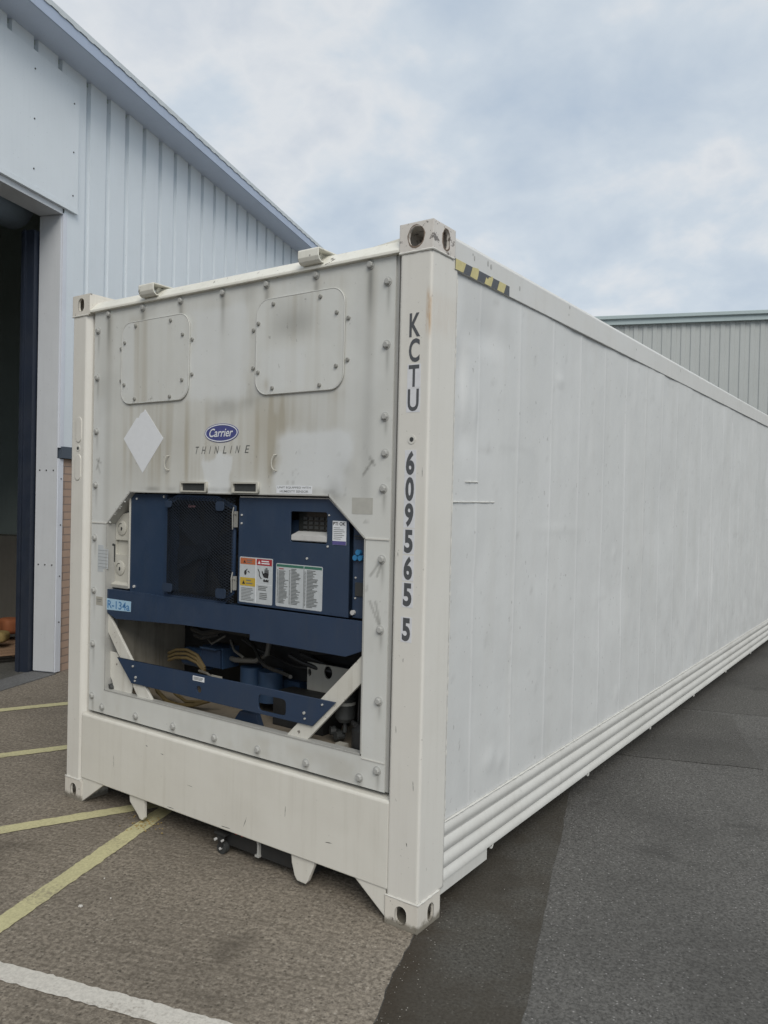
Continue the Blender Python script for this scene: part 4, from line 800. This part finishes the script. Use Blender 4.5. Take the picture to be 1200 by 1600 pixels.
# condenser fan and its bowed guard
GX0, GX1, GZ0, GZ1 = 0.800, 1.312, 1.232, 1.768
fan = obj('condenser_fan', MB().tube([(1.03, 0.135, 1.485), (1.03, 0.10, 1.485), (1.03, 0.088, 1.485)], [0.05, 0.05, 0.035], 20), 'mesh_dark', ct, smooth=True)
for k in range(6):
    a = R(60 * k + 12); ca, sa = math.cos(a), math.sin(a)
    def bp(r_, t, dy): return (1.03 + r_ * ca - t * sa, 0.118 + dy, 1.485 + r_ * sa + t * ca)
    P_ = [bp(0.04, -0.03, 0.015), bp(0.04, 0.03, -0.012), bp(0.23, 0.075, -0.016), bp(0.235, -0.06, 0.018)]
    obj('fan_blade', MB().add(P_ + [(x_, y_ + 0.003, z_) for x_, y_, z_ in P_], [(0, 1, 2, 3), (7, 6, 5, 4), (0, 4, 5, 1), (1, 5, 6, 2), (2, 6, 7, 3), (3, 7, 4, 0)]), 'mesh_dark', fan)
def gy(x, z):
    u = min(x - GX0, GX1 - x) / 0.05; v = min(z - GZ0, GZ1 - z) / 0.05; return 0.048 - 0.030 * min(1, max(0, u)) * min(1, max(0, v))
guard = None
fr = MB()
cut = [(GX0, GZ0), (GX0, GZ1 - 0.03), (GX0 + 0.09, GZ1), (GX1 - 0.12, GZ1 - 0.004), (GX1, GZ1 - 0.05), (GX1, GZ0 + 0.06), (GX1 - 0.06, GZ0), (GX0 + 0.07, GZ0)]
guard = obj('fan_guard', plate(cut, [[(GX0 + 0.022, GZ0 + 0.035), (GX0 + 0.022, GZ1 - 0.05), (GX0 + 0.10, GZ1 - 0.028), (GX1 - 0.125, GZ1 - 0.032), (GX1 - 0.022, GZ1 - 0.068), (GX1 - 0.022, GZ0 + 0.07), (GX1 - 0.07, GZ0 + 0.026), (GX0 + 0.08, GZ0 + 0.026)]], 0.040, 0.050), 'navy_bar', ct, 'dark expanded mesh guard over the condenser fan')
wires = MB(); st_ = 0.0145
def wire(p, q):
    k = 14; pts = []
    for i in range(k + 1):
        x_ = p[0] + (q[0] - p[0]) * i / k; z_ = p[1] + (q[1] - p[1]) * i / k; pts.append((x_, gy(x_, z_), z_))
    wires.tube(pts, 0.0018, 4, False)
ax0, ax1, az0, az1 = GX0 + 0.006, GX1 - 0.006, GZ0 + 0.006, GZ1 - 0.006; sl = 0.62
for sgn in (1, -1):
    c_ = -1.2
    while c_ < 1.2:
        # z = zc + sgn*sl*(x-xc) + c_
        xc, zc = (ax0 + ax1) / 2, (az0 + az1) / 2; pts = []
        for x_ in (ax0, ax1):
            z_ = zc + sgn * sl * (x_ - xc) + c_
            pts.append((x_, z_))
        (xa, za), (xb, zb) = pts
        def clip(xa, za, xb, zb):
            t0, t1 = 0.0, 1.0
            for p_, q_ in ((-(zb - za), za - az0), (zb - za, az1 - za)):
                if abs(p_) < 1e-9: continue
                t = q_ / p_
                if p_ < 0: t0 = max(t0, t)
                else: t1 = min(t1, t)
            return (t0, t1) if t0 < t1 - 0.02 else None
        r_ = clip(xa, za, xb, zb)
        if r_: wire((xa + (xb - xa) * r_[0], za + (zb - za) * r_[0]), (xa + (xb - xa) * r_[1], za + (zb - za) * r_[1]))
        c_ += st_
obj('guard_mesh', wires, 'mesh_dark', guard)
for x0, x1, z0, z1 in ((0.826, 0.875, 1.70, 1.735), (1.205, 1.262, 1.692, 1.738), (0.818, 0.89, 1.262, 1.306), (1.215, 1.285, 1.262, 1.31)):
    obj('corner_bracket', MB().prism(rrect(x0, x1, z0, z1, 0.012, 3), 0.010, 0.016), 'navy_dull', guard)
obj('guard_badge', lettering('Carrier', 1.003, 1.058, 1.704, 1.718, 0.013, 0.012, 0.3), 'badge_faded', guard)
lt = MB()
for z0, z1 in ((1.604, 1.712), (1.297, 1.395)):
    lt.box(1.316, 1.326, 0.026, 0.045, z0 + 0.01, z1 - 0.02).tube([(1.318, 0.024, z1), (1.318, 0.016, z1 - 0.03), (1.318, 0.018, z0 + 0.02), (1.314, 0.022, z0)], 0.0032, 6).box(1.306, 1.333, 0.024, 0.03, z1 - 0.035, z1 - 0.028)
obj('guard_latch', lt, 'screw_grey', guard, 'worn steel toggle latches')
# control box
cb = obj('control_box', plate([(1.334, 1.243), (2.018, 1.243), (2.010, 1.672), (1.896, 1.766), (1.334, 1.764)], [rrect(1.668, 1.888, 1.560, 1.702, 0.012, 3)], 0.045, 0.052), 'navy_blue', ct, 'large blue control box door with cut off upper corner')
obj('box_body', MB().box(1.336, 2.008, 0.1185, 0.139, 1.245, 1.66).box(1.336, 1.345, 0.0525, 0.118, 1.245, 1.76).box(1.336, 2.008, 0.0525, 0.118, 1.245, 1.25), 'navy_blue', cb)
obj('box_edge', MB().tube([(1.34, 0.046, 1.763), (1.895, 0.046, 1.7645), (2.009, 0.046, 1.671)], 0.0032, 6), 'steel', cb)
dw = obj('display_window', MB().box(1.668, 1.890, 0.105, 0.118, 1.545, 1.715), 'dark_screen', cb, 'recessed dark keypad window with a pale sloping shelf')
kp = MB()
for j in range(4):
    for i in range(5): kp.box(1.70 + i * 0.034, 1.722 + i * 0.034, 0.1, 0.1045, 1.60 + j * 0.021, 1.614 + j * 0.021)
obj('keypad', kp, 'dark_metal', dw)
obj('window_shelf', MB().prism([(0.0525, 1.566), (0.049, 1.570), (0.049, 1.592), (0.10, 1.610), (0.10, 1.566)], 1.672, 1.886, 'x'), 'steel', dw)
obj('door_screw', MB().cyl((1.775, 0.045, 1.489), (1.775, 0.04, 1.489), 0.0055, 8).cyl((1.335 + .02, 0.045, 1.675), (1.355, 0.04, 1.675), 0.005, 8).cyl((1.355, 0.045, 1.635), (1.355, 0.04, 1.635), 0.005, 8).cyl((1.90, 0.045, 1.69), (1.90, 0.04, 1.69), 0.004, 8).cyl((1.895, 0.045, 1.55), (1.895, 0.04, 1.55), 0.005, 8), 'steel', cb)
# narrow side strip with plugs
ss = obj('connection_strip', plate([(2.022, 1.243), (2.117, 1.243), (2.117, 1.592), (2.022, 1.68)], [], 0.066, 0.075), 'navy_blue', ct, 'narrow dark strip with blue plugs right of the control box')
pg = MB()
for x_, z_ in ((2.058, 1.532), (2.043, 1.508), (2.071, 1.508)): pg.cyl((x_, 0.066, z_), (x_, 0.048, z_), 0.0125, 10)
obj('plug', pg, 'plug_blue', ss, smooth=True)
obj('strip_screw', MB().cyl((2.032, 0.066, 1.266), (2.032, 0.052, 1.266), 0.011, 10).cyl((2.04, 0.066, 1.42), (2.04, 0.06, 1.42), 0.004, 8).cyl((2.04, 0.066, 1.33), (2.04, 0.06, 1.33), 0.004, 8), 'steel', ss)
obj('strip_plate', MB().box(2.04, 2.10, 0.06, 0.0655, 1.34, 1.40).box(2.03, 2.08, 0.06, 0.0655, 1.60, 1.606).box(2.03, 2.08, 0.06, 0.0655, 1.59, 1.594), 'dark_metal', ss)
# labels on the control box
YQ = 0.0438
def lines(m, x0, x1, z0, z1, n, h=0.55, ragged=0.5, y=None):
    y = y or YQ - 0.0011
    for k in range(n):
        z = z1 - (k + 0.5) * (z1 - z0) / n; e = x1 - (x1 - x0) * random.uniform(0, ragged); hh = (z1 - z0) / n * h / 2; m.box(x0, e, y, y + 0.0004, z - hh, z + hh)
wl_ = obj('warning_label', MB().prism(rrect(1.346, 1.564, 1.254, 1.4735, 0.006, 3), YQ, YQ + 0.001), 'label_white', ct, 'white warning label with orange, red and yellow headers and a hand symbol')
obj('label_header', MB().box(1.351, 1.452, YQ - 0.0006, YQ - 0.0001, 1.4385, 1.4685), 'label_orange', wl_); obj('label_header', MB().box(1.459, 1.559, YQ - 0.0006, YQ - 0.0001, 1.4385, 1.4685), 'label_red', wl_); obj('label_header', MB().box(1.351, 1.452, YQ - 0.0006, YQ - 0.0001, 1.334, 1.374), 'label_yellow', wl_)
obj('label_border', MB().box(1.4535, 1.4575, YQ - 0.0006, YQ - 0.0001, 1.258, 1.47).box(1.459, 1.559, YQ - 0.0006, YQ - 0.0001, 1.347, 1.3485), 'placard_white', wl_)
pm = MB(); YP = YQ - 0.0012
pm.prism([(1.372, 1.445), (1.388, 1.445), (1.380, 1.459)], YP, YP + 0.0004).prism([(1.365, 1.342), (1.385, 1.342), (1.375, 1.360)], YP, YP + 0.0004)
# hand: palm, fingers and thumb; wiring squiggle; small fan and finger
pm.prism([(1.508, 1.383), (1.536, 1.380), (1.540, 1.402), (1.512, 1.404), (1.500, 1.396)], YP, YP + 0.0004)
for k, (xa, h) in enumerate(((1.512, 0.020), (1.519, 0.027), (1.526, 0.026), (1.533, 0.018))): pm.prism([(xa, 1.400), (xa + 0.0055, 1.400), (xa + 0.005, 1.402 + h), (xa + 0.001, 1.402 + h)], YP, YP + 0.0004)
pm.prism([(1.503, 1.390), (1.508, 1.398), (1.499, 1.412), (1.494, 1.410)], YP, YP + 0.0004).prism([(1.506, 1.362), (1.538, 1.362), (1.541, 1.374), (1.535, 1.369), (1.528, 1.375), (1.520, 1.369), (1.512, 1.375), (1.505, 1.371)], YP, YP + 0.0004)
for a, b_ in (((1.468, 1.418), (1.477, 1.405)), ((1.477, 1.405), (1.477, 1.390)), ((1.477, 1.390), (1.487, 1.376)), ((1.487, 1.376), (1.494, 1.376))): pm.prism([(a[0], a[1]), (a[0] + 0.004, a[1] + 0.002), (b_[0] + 0.004, b_[1] + 0.002), (b_[0], b_[1])], YP, YP + 0.0004)
pm.prism(ell(1.386, 1.398, 0.008, 0.012, 12), YP, YP + 0.0004).prism([(1.390, 1.404), (1.400, 1.414), (1.398, 1.417), (1.387, 1.409)], YP, YP + 0.0004).prism([(1.402, 1.404), (1.413, 1.398), (1.415, 1.401), (1.404, 1.408)], YP, YP + 0.0004)
obj('pictogram', pm, 'print_black', wl_)
pw = MB().prism([(1.468, 1.445), (1.486, 1.445), (1.477, 1.461)], YP, YP + 0.0004); lines(pw, 1.492, 1.545, 1.443, 1.464, 2, 0.5, 0.3, YP)
obj('label_print', pw, 'placard_white', wl_)
pt = MB(); lines(pt, 1.395, 1.44, 1.443, 1.464, 2, 0.4, 0.3); lines(pt, 1.392, 1.436, 1.340, 1.368, 2, 0.4, 0.3); lines(pt, 1.360, 1.445, 1.262, 1.326, 9, 0.35, 0.3); lines(pt, 1.474, 1.535, 1.318, 1.342, 3, 0.5, 0.3); lines(pt, 1.482, 1.535, 1.276, 1.310, 4, 0.5, 0.2)
obj('label_print', pt, 'print_grey', wl_)
cc = obj('code_chart', MB().prism(rrect(1.586, 1.868, 1.2555, 1.4565, 0.007, 3), YQ, YQ + 0.001), 'label_white', ct, 'white list label with green header bands')
obj('label_header', MB().box(1.590, 1.756, YQ - 0.0006, YQ - 0.0001, 1.441, 1.4525).box(1.760, 1.864, YQ - 0.0006, YQ - 0.0001, 1.441, 1.4525), 'label_green', cc)
pt = MB(); lines(pt, 1.604, 1.665, 1.270, 1.425, 26, 0.55, 0.5); lines(pt, 1.681, 1.74, 1.270, 1.437, 26, 0.55, 0.55); lines(pt, 1.776, 1.845, 1.265, 1.437, 27, 0.55, 0.5)
for x_ in (1.594, 1.669, 1.763): lines(pt, x_, x_ + 0.007, 1.270, 1.43, 26, 0.55, 0.3)
obj('label_print', pt, 'print_grey', cc); obj('label_print', MB().box(1.604, 1.634, YP, YP + 0.0004, 1.430, 1.434), 'label_red', cc); obj('label_rule', MB().box(1.7565, 1.7595, YQ - 0.0006, YQ - 0.0001, 1.26, 1.44), 'print_grey', cc)
pti = obj('check_label', MB().box(1.920, 1.997, YQ, YQ + 0.001, 1.560, 1.666), 'placard_white', ct, 'small white inspection label with purple foot')
obj('label_foot', MB().box(1.9205, 1.9965, YQ - 0.0005, YQ - 0.0001, 1.5605, 1.577), 'label_purple', pti)
obj('label_print', lettering('PTI OK', 1.923, 1.992, 1.646, 1.662, YQ - 0.0008, 0.02), 'print_black', pti)
pt = MB(); lines(pt, 1.926, 1.99, 1.582, 1.640, 7, 0.25, 0.5); obj('label_print', pt, 'print_grey', pti)
# beams
bp_ = [(0.318, 1.105), (0.308, 1.231), (2.110, 1.239), (2.110, 1.110), (2.02, 1.075), (1.440, 1.078), (1.440, 1.106), (0.956, 1.099), (0.41, 1.072)]
bm1 = obj('upper_beam', MB().prism(bp_, 0.026, 0.034).box(0.312, 2.108, 0.0342, 0.10, 1.226, 1.231), 'navy_bar', ct, 'broad blue sheet beam under the control box')
sb = obj('refrigerant_label', MB().prism([(0.329, 1.116), (0.541, 1.1235), (0.543, 1.180), (0.329, 1.180)], 0.0245, 0.0257), 'label_sky', ct, 'pale blue refrigerant label'); obj('label_print', lettering('R-134a', 0.338, 0.533, 1.127, 1.171, 0.0238, 0.012), 'letter_sky', sb)
lbz = [(0.432, 0.862), (0.558, 0.738), (1.843, 0.738), (1.972, 0.866)]
lb_ = obj('lower_bar', plate(lbz, [rrect(1.507, 1.682, 0.754, 0.831, 0.020, 4), ell(1.094, 0.787, 0.018, 0.018, 14)], 0.024, 0.032), 'navy_bar', ct, 'blue tapered guard bar across the machinery')
ll = obj('bar_label', MB().box(1.05, 1.134, 0.0225, 0.0237, 0.828, 0.852), 'placard_white', lb_); pt = MB(); lines(pt, 1.056, 1.128, 0.832, 0.849, 3, 0.5, 0.3, 0.0218); obj('label_print', pt, 'print_grey', lb_)
obj('bar_rivet', MB().cyl((0.573, 0.024, 0.832), (0.573, 0.018, 0.832), 0.006, 8).cyl((0.598, 0.024, 0.775), (0.598, 0.018, 0.775), 0.007, 8).cyl((0.592, 0.024, 0.755), (0.592, 0.018, 0.755), 0.005, 8).cyl((1.795, 0.024, 0.79), (1.795, 0.018, 0.79), 0.007, 8).cyl((1.80, 0.024, 0.765), (1.80, 0.018, 0.765), 0.005, 8).cyl((1.90, 0.024, 0.845), (1.90, 0.018, 0.845), 0.005, 8), 'bolt_grey', lb_)
def strap(name, pts, y0, y1, label=None): return obj(name, MB().prism(pts, y0, y1), 'brace_white', ct, label)
strap('diagonal_brace', [(0.330, 1.094), (0.330, 0.993), (0.628, 0.636), (0.748, 0.636)], 0.035, 0.050, 'left white diagonal brace')
strap('diagonal_brace', [(2.121, 1.106), (2.121, 0.988), (1.775, 0.636), (1.650, 0.636)], 0.035, 0.050, 'right white diagonal brace with scraped paint')
strap('corner_plate', [(0.331, 0.878), (0.385, 0.877), (0.536, 0.731), (0.520, 0.660), (0.373, 0.660), (0.352, 0.717), (0.331, 0.737)], 0.052, 0.060)
obj('drain_pipe', MB().cyl((0.345, 0.04, 0.675), (0.40, 0.25, 0.70), 0.022, 14), 'dark_metal', ct, smooth=True)
# compressor and its clutter
cp = obj('compressor', MB().tube([(0.70, 0.28, 0.872), (0.715, 0.28, 0.872), (0.90, 0.28, 0.872)], [0.03, 0.052, 0.055], 22).box(0.88, 1.035, 0.24, 0.36, 0.845, 0.955), 'motor_blue', ct, 'small blue compressor motor with square terminal box', smooth=True)
obj('terminal_box', MB().box(0.886, 1.030, 0.225, 0.2395, 0.85, 0.945), 'navy_bar', cp); obj('terminal_lid', MB().box(0.90, 1.02, 0.2, 0.238, 0.947, 0.957), 'motor_blue', cp)
obj('cylinder_head', MB().cyl((1.16, 0.33, 0.70), (1.16, 0.33, 0.865), 0.06, 20).cyl((1.29, 0.34, 0.70), (1.29, 0.34, 0.86), 0.065, 20).box(1.05, 1.42, 0.42, 0.56, 0.66, 0.80), 'motor_blue', cp, smooth=True)
tg = obj('motor_tag', MB().box(0.994, 1.074, 0.20, 0.203, 0.792, 0.818), 'label_beige', cp); obj('label_print', MB().box(1.004, 1.064, 0.1985, 0.1995, 0.804, 0.808), 'print_grey', cp)
obj('pipe', MB().tube([(1.04, 0.30, 0.895), (1.09, 0.28, 0.897), (1.24, 0.28, 0.912), (1.30, 0.30, 0.95), (1.31, 0.32, 1.1)], 0.014, 10), 'pipe_dull', ct, smooth=True)
obj('pipe', MB().tube([(1.03, 0.30, 0.99), (1.10, 0.26, 0.95), (1.16, 0.27, 0.92)], 0.007, 8).tube([(0.88, 0.26, 1.0), (0.95, 0.24, 0.97), (1.03, 0.26, 1.02)], 0.006, 8).tube([(0.86, 0.25, 0.80), (0.90, 0.20, 0.825), (0.96, 0.20, 0.82), (1.0, 0.22, 0.79)], 0.007, 8), 'pipe_dull', ct, smooth=True)
hs = MB()
for k in range(7):
    x0 = random.uniform(1.05, 1.5); c0 = Vector((x0, random.uniform(.28, .42), random.uniform(.95, 1.10))); d0 = Vector((random.uniform(.06, .10), random.uniform(-.03, .03), random.uniform(-.03, .02))); hs.tube([c0 + d0 * i + Vector((0, 0.015 * math.sin(i * 1.3 + k), -0.05 * math.sin(math.pi * i / 8))) for i in range(9) if (c0 + d0 * i).x < 1.9], random.uniform(0.006, 0.013), 8)
hs.tube([(0.80, 0.24, 1.04), (0.86, 0.20, 1.045), (0.93, 0.2, 1.03), (1.05, 0.24, 1.06), (1.2, 0.26, 1.05), (1.4, 0.3, 1.02)], 0.018, 8).tube([(0.84, 0.22, 1.01), (0.92, 0.2, 1.005), (1.0, 0.24, 1.03)], 0.014, 8)
hs.box(0.70, 0.74, 0.56, 0.61, 1.04, 1.07).cyl((0.62, 0.615, 0.95), (0.62, 0.6, 0.95), 0.012, 8).cyl((0.74, 0.615, 0.90), (0.74, 0.6, 0.90), 0.012, 8)
obj('wiring_loom', hs, 'hose_black', ct, smooth=True)
hy = MB()
hy.tube([(0.60, 0.14, 0.735), (0.66, 0.12, 0.69), (0.75, 0.11, 0.655), (0.84, 0.11, 0.648), (0.95, 0.12, 0.665), (1.05, 0.14, 0.70)], 0.011, 8)
hy.tube([(0.70, 0.16, 0.73), (0.77, 0.15, 0.69), (0.87, 0.14, 0.665), (0.98, 0.15, 0.68), (1.08, 0.17, 0.72)], 0.009, 8)
obj('hose', hy, 'hose_yellow', ct, 'looped dull yellow hoses behind the guard bar', smooth=True)
hy = MB()
for k in range(3): hy.tube([(0.58, 0.26, 0.83 + 0.02 * k), (0.68, 0.23, 0.862 + 0.022 * k), (0.78, 0.22, 0.875 + 0.022 * k), (0.86, 0.22, 0.86 + 0.02 * k), (0.92, 0.22, 0.82 + 0.01 * k)], 0.009, 8)
obj('hose', hy, 'hose_yellow', ct, smooth=True)
wb = obj('valve_panel', plate([(1.530, 0.70), (1.80, 0.70), (1.80, 0.935), (1.530, 0.937)], [ell(1.665, 0.900, 0.026, 0.032, 16), ell(1.545, 0.885, 0.012, 0.018, 12)], 0.35, 0.36), 'module_white', ct, 'grubby white plate with an oval hole deep in the machinery')
obj('backing_plate', MB().box(1.53, 1.80, 0.40, 0.42, 0.70, 0.93), 'black_paint', wb)
fd = obj('filter_drier', MB().tube([(1.925, 0.16, 0.745), (1.925, 0.16, 0.765), (1.925, 0.16, 0.855), (1.925, 0.16, 0.878)], [0.032, 0.047, 0.047, 0.03], 22), 'dark_metal', ct, 'black filter canister with a pale band', smooth=True)
obj('band', MB().tube([(1.925, 0.16, 0.826), (1.925, 0.16, 0.840)], 0.0478, 22), 'trim_aluminium', fd, smooth=True)
obj('pipe', MB().tube([(1.925, 0.16, 0.745), (1.925, 0.16, 0.70), (1.90, 0.17, 0.685), (1.83, 0.19, 0.69)], 0.010, 8).cyl((1.845, 0.15, 0.69), (1.86, 0.17, 0.69), 0.02, 10).cyl((1.885, 0.14, 0.675), (1.90, 0.18, 0.675), 0.02, 10), 'dark_metal', ct, smooth=True)
obj('receiver', MB().tube([(2.055, 0.13, 0.635), (2.055, 0.13, 0.74), (2.055, 0.13, 0.765)], [0.055, 0.055, 0.03], 20).tube([(2.015, 0.14, 0.74), (2.02, 0.14, 0.95), (2.05, 0.15, 0.97)], 0.006, 8).cyl((2.0, 0.12, 0.762), (2.03, 0.10, 0.762), 0.012, 10), 'black_paint', ct, smooth=True)
obj('small_block', MB().box(1.935, 1.985, 0.075, 0.11, 0.6355, 0.668), 'label_beige', ct)
obj('added_hole_backing', MB().box(1.44, 1.76, 0.20, 0.34, 0.636, 0.80), 'black_paint', ct)  # black block added behind the lower bar so its hole looks dark
obj('base_bracket', MB().prism([(1.26, 0.6355), (1.31, 0.70), (1.42, 0.70), (1.45, 0.6355)], 0.10, 0.13), 'navy_bar', ct)

# ================================================================== SMALL THINGS ON THE GROUND
sk = thing('machine_skate', 'low black machine skate with steel castors peeping out under the container sill', 'trolley', (1.39, 0.24, 0.0))
obj('deck', MB().box(-0.10, 0.44, -0.19, 0.24, 0.045, 0.138), 'black_paint', sk)
for x_, y_ in ((-0.115, -0.20), (0.40, 0.02), (-0.09, 0.22), (0.40, 0.22)):
    cs_ = obj('castor', MB().prism([(x_ - 0.006, 0.03), (x_ + 0.006, 0.03), (x_ + 0.03, 0.10), (x_ - 0.03, 0.10)], y_ - 0.020, y_ - 0.016).prism([(x_ - 0.006, 0.03), (x_ + 0.006, 0.03), (x_ + 0.03, 0.10), (x_ - 0.03, 0.10)], y_ + 0.016, y_ + 0.020).box(x_ - 0.035, x_ + 0.04, y_ - 0.03, y_ + 0.03, 0.10, 0.11), 'black_paint', sk)
    obj('wheel', MB().cyl((x_, y_ - 0.014, 0.030), (x_, y_ + 0.014, 0.030), 0.030, 20), 'dark_metal', cs_, smooth=True)
    obj('axle', MB().cyl((x_, y_ - 0.024, 0.030), (x_, y_ + 0.024, 0.030), 0.007, 10).cyl((x_ - 0.028, y_ - 0.032, 0.072), (x_ - 0.028, y_ - 0.02, 0.072), 0.007, 8).cyl((x_ + 0.02, y_ - 0.032, 0.076), (x_ + 0.02, y_ - 0.02, 0.076), 0.006, 8), 'steel', cs_)
obj('bracket', MB().box(0.118, 0.130, -0.205, -0.19, 0.055, 0.125).cyl((0.124, -0.207, 0.118), (0.124, -0.19, 0.118), 0.008, 10).box(0.108, 0.134, -0.21, -0.192, 0.048, 0.058), 'bolt_grey', sk)
obj('red_knob', MB().cyl((-0.03, -0.2, 0.128), (-0.03, -0.185, 0.128), 0.014, 12).cyl((0.01, -0.2, 0.120), (0.01, -0.19, 0.120), 0.007, 10), 'red_plastic', sk)
def pebble(n_s, r, mat, label, cat='pebble', grp=None):
    bm = bmesh.new(); bmesh.ops.create_icosphere(bm, subdivisions=2, radius=1.0)
    for v in bm.verts: v.co *= 0.8 + 0.4 * random.random(); v.co.x *= r * 1.3; v.co.y *= r; v.co.z = (v.co.z * 0.6 + 0.55) * r
    me = bpy.data.meshes.new('pebble'); bm.to_mesh(me); bm.free(); o = obj('pebble', me, mat); o.location = (n_s[0], n_s[1], 0.0); o.rotation_euler = (0, 0, random.uniform(0, 3)); tag(o, label, cat, grp); return o
pebble((1.177, -0.687), 0.008, 'pebble_white', 'largest small white pebble lying alone on the concrete below the wide yellow line')
pebble((1.217, -0.567), 0.0035, 'pebble_white', 'tiny pale pebble on the concrete a little right of the largest one')
pebble((1.042, -0.474), 0.0035, 'pebble_white', 'tiny pale pebble on the concrete nearest the wide yellow line')
def scatter(name, pts, mat, label, cat, rlo, rhi, zb=0.0):
    m = MB()
    for (x, y) in pts:
        r = random.uniform(rlo, rhi); a = random.uniform(0, 6.3); k = 5
        ring = [(x + r * random.uniform(.6, 1.3) * math.cos(a + 2 * math.pi * i / k), y + r * random.uniform(.6, 1.3) * math.sin(a + 2 * math.pi * i / k), zb) for i in range(k)]
        m.add(ring + [(x, y, zb + r * 0.7)], [(i, (i + 1) % k, k) for i in range(k)])
    return tag(obj(name, m, mat), label, cat, kind='stuff')
g_ = []
for _ in range(420):
    n = JN + random.gauss(0.03, 0.06); s = random.uniform(-4.6, -1.0); v = O + N * n + D * s; g_.append((v.x, v.y))
for _ in range(160):
    n = random.uniform(4.4, 7.5); s = random.uniform(-4.3, 1.0); v = O + N * n + D * s; g_.append((v.x, v.y))
for _ in range(90):
    n = random.uniform(1.5, 4.3); s = random.uniform(-4.3, -1.0); v = O + N * n + D * s; g_.append((v.x, v.y))
scatter('loose_grit', g_, 'grit_pale', 'fine pale grit scattered along the edge of the asphalt', 'grit', 0.0008, 0.0024)
lf = [(0.70 + random.gauss(0, 0.06), 0.02 + random.gauss(0, 0.05)) for _ in range(60)]
scatter('leaf_litter', lf, 'leaf_yellow', 'yellow brown leaf crumbs on the ground below the left white lug', 'leaf litter', 0.003, 0.007, 0.005)

# ------------------------------------------------------------------ one object per separate piece
def split(o, gap=0.0015):
    me = o.data; n = len(me.vertices); par = list(range(n))
    def find(a):
        while par[a] != a: par[a] = par[par[a]]; a = par[a]
        return a
    for e in me.edges:
        a, b = find(e.vertices[0]), find(e.vertices[1])
        if a != b: par[a] = b
    isl = {}
    for v in me.vertices: isl.setdefault(find(v.index), []).append(v.index)
    grp = []
    for ids in isl.values():
        c = np.array([me.vertices[i].co[:] for i in ids]); grp.append([set(ids), c.min(0) - gap, c.max(0) + gap])
    merged = True
    while merged:
        merged = False
        for i in range(len(grp)):
            for j in range(i + 1, len(grp)):
                if (grp[i][1] <= grp[j][2]).all() and (grp[j][1] <= grp[i][2]).all():
                    grp[i] = [grp[i][0] | grp[j][0], np.minimum(grp[i][1], grp[j][1]), np.maximum(grp[i][2], grp[j][2])]; grp.pop(j); merged = True; break
            if merged: break
    if len(grp) < 2: return
    base = o.name.split('.')[0]
    for k, (ids, _, _) in enumerate(grp):
        bm = bmesh.new(); bm.from_mesh(me); bm.verts.ensure_lookup_table()
        bmesh.ops.delete(bm, geom=[bm.verts[i] for i in range(n) if i not in ids], context='VERTS')
        m2 = bpy.data.meshes.new(base); bm.to_mesh(m2); bm.free(); m2.materials.append(me.materials[0])
        if k == 0: keep = m2
        else:
            c = bpy.data.objects.new(base, m2); COL.objects.link(c); c.parent = o.parent; c.location = o.location; c.rotation_euler = o.rotation_euler
            if 'label' in o: c['label'] = o['label']
    o.data = keep
for o in list(COL.objects):
    if o.type == 'MESH' and o.parent and o.name.split('.')[0] in ('gasket', 'wiring_loom', 'guard_latch', 'pipe', 'hose', 'screw', 'rivet', 'plug', 'cover_screw', 'bar_rivet', 'door_screw', 'strip_screw', 'pressed_plate', 'scuff_mark', 'panel_seam', 'code_sticker', 'strip_plate', 'cylinder_head', 'red_knob', 'data_strip', 'inner_wall', 'wall', 'brick_wall', 'paint_chip', 'tape_stripe', 'code_lettering', 'bottom_rail', 'rear_sill', 'weld_seam', 'axle'): split(o)
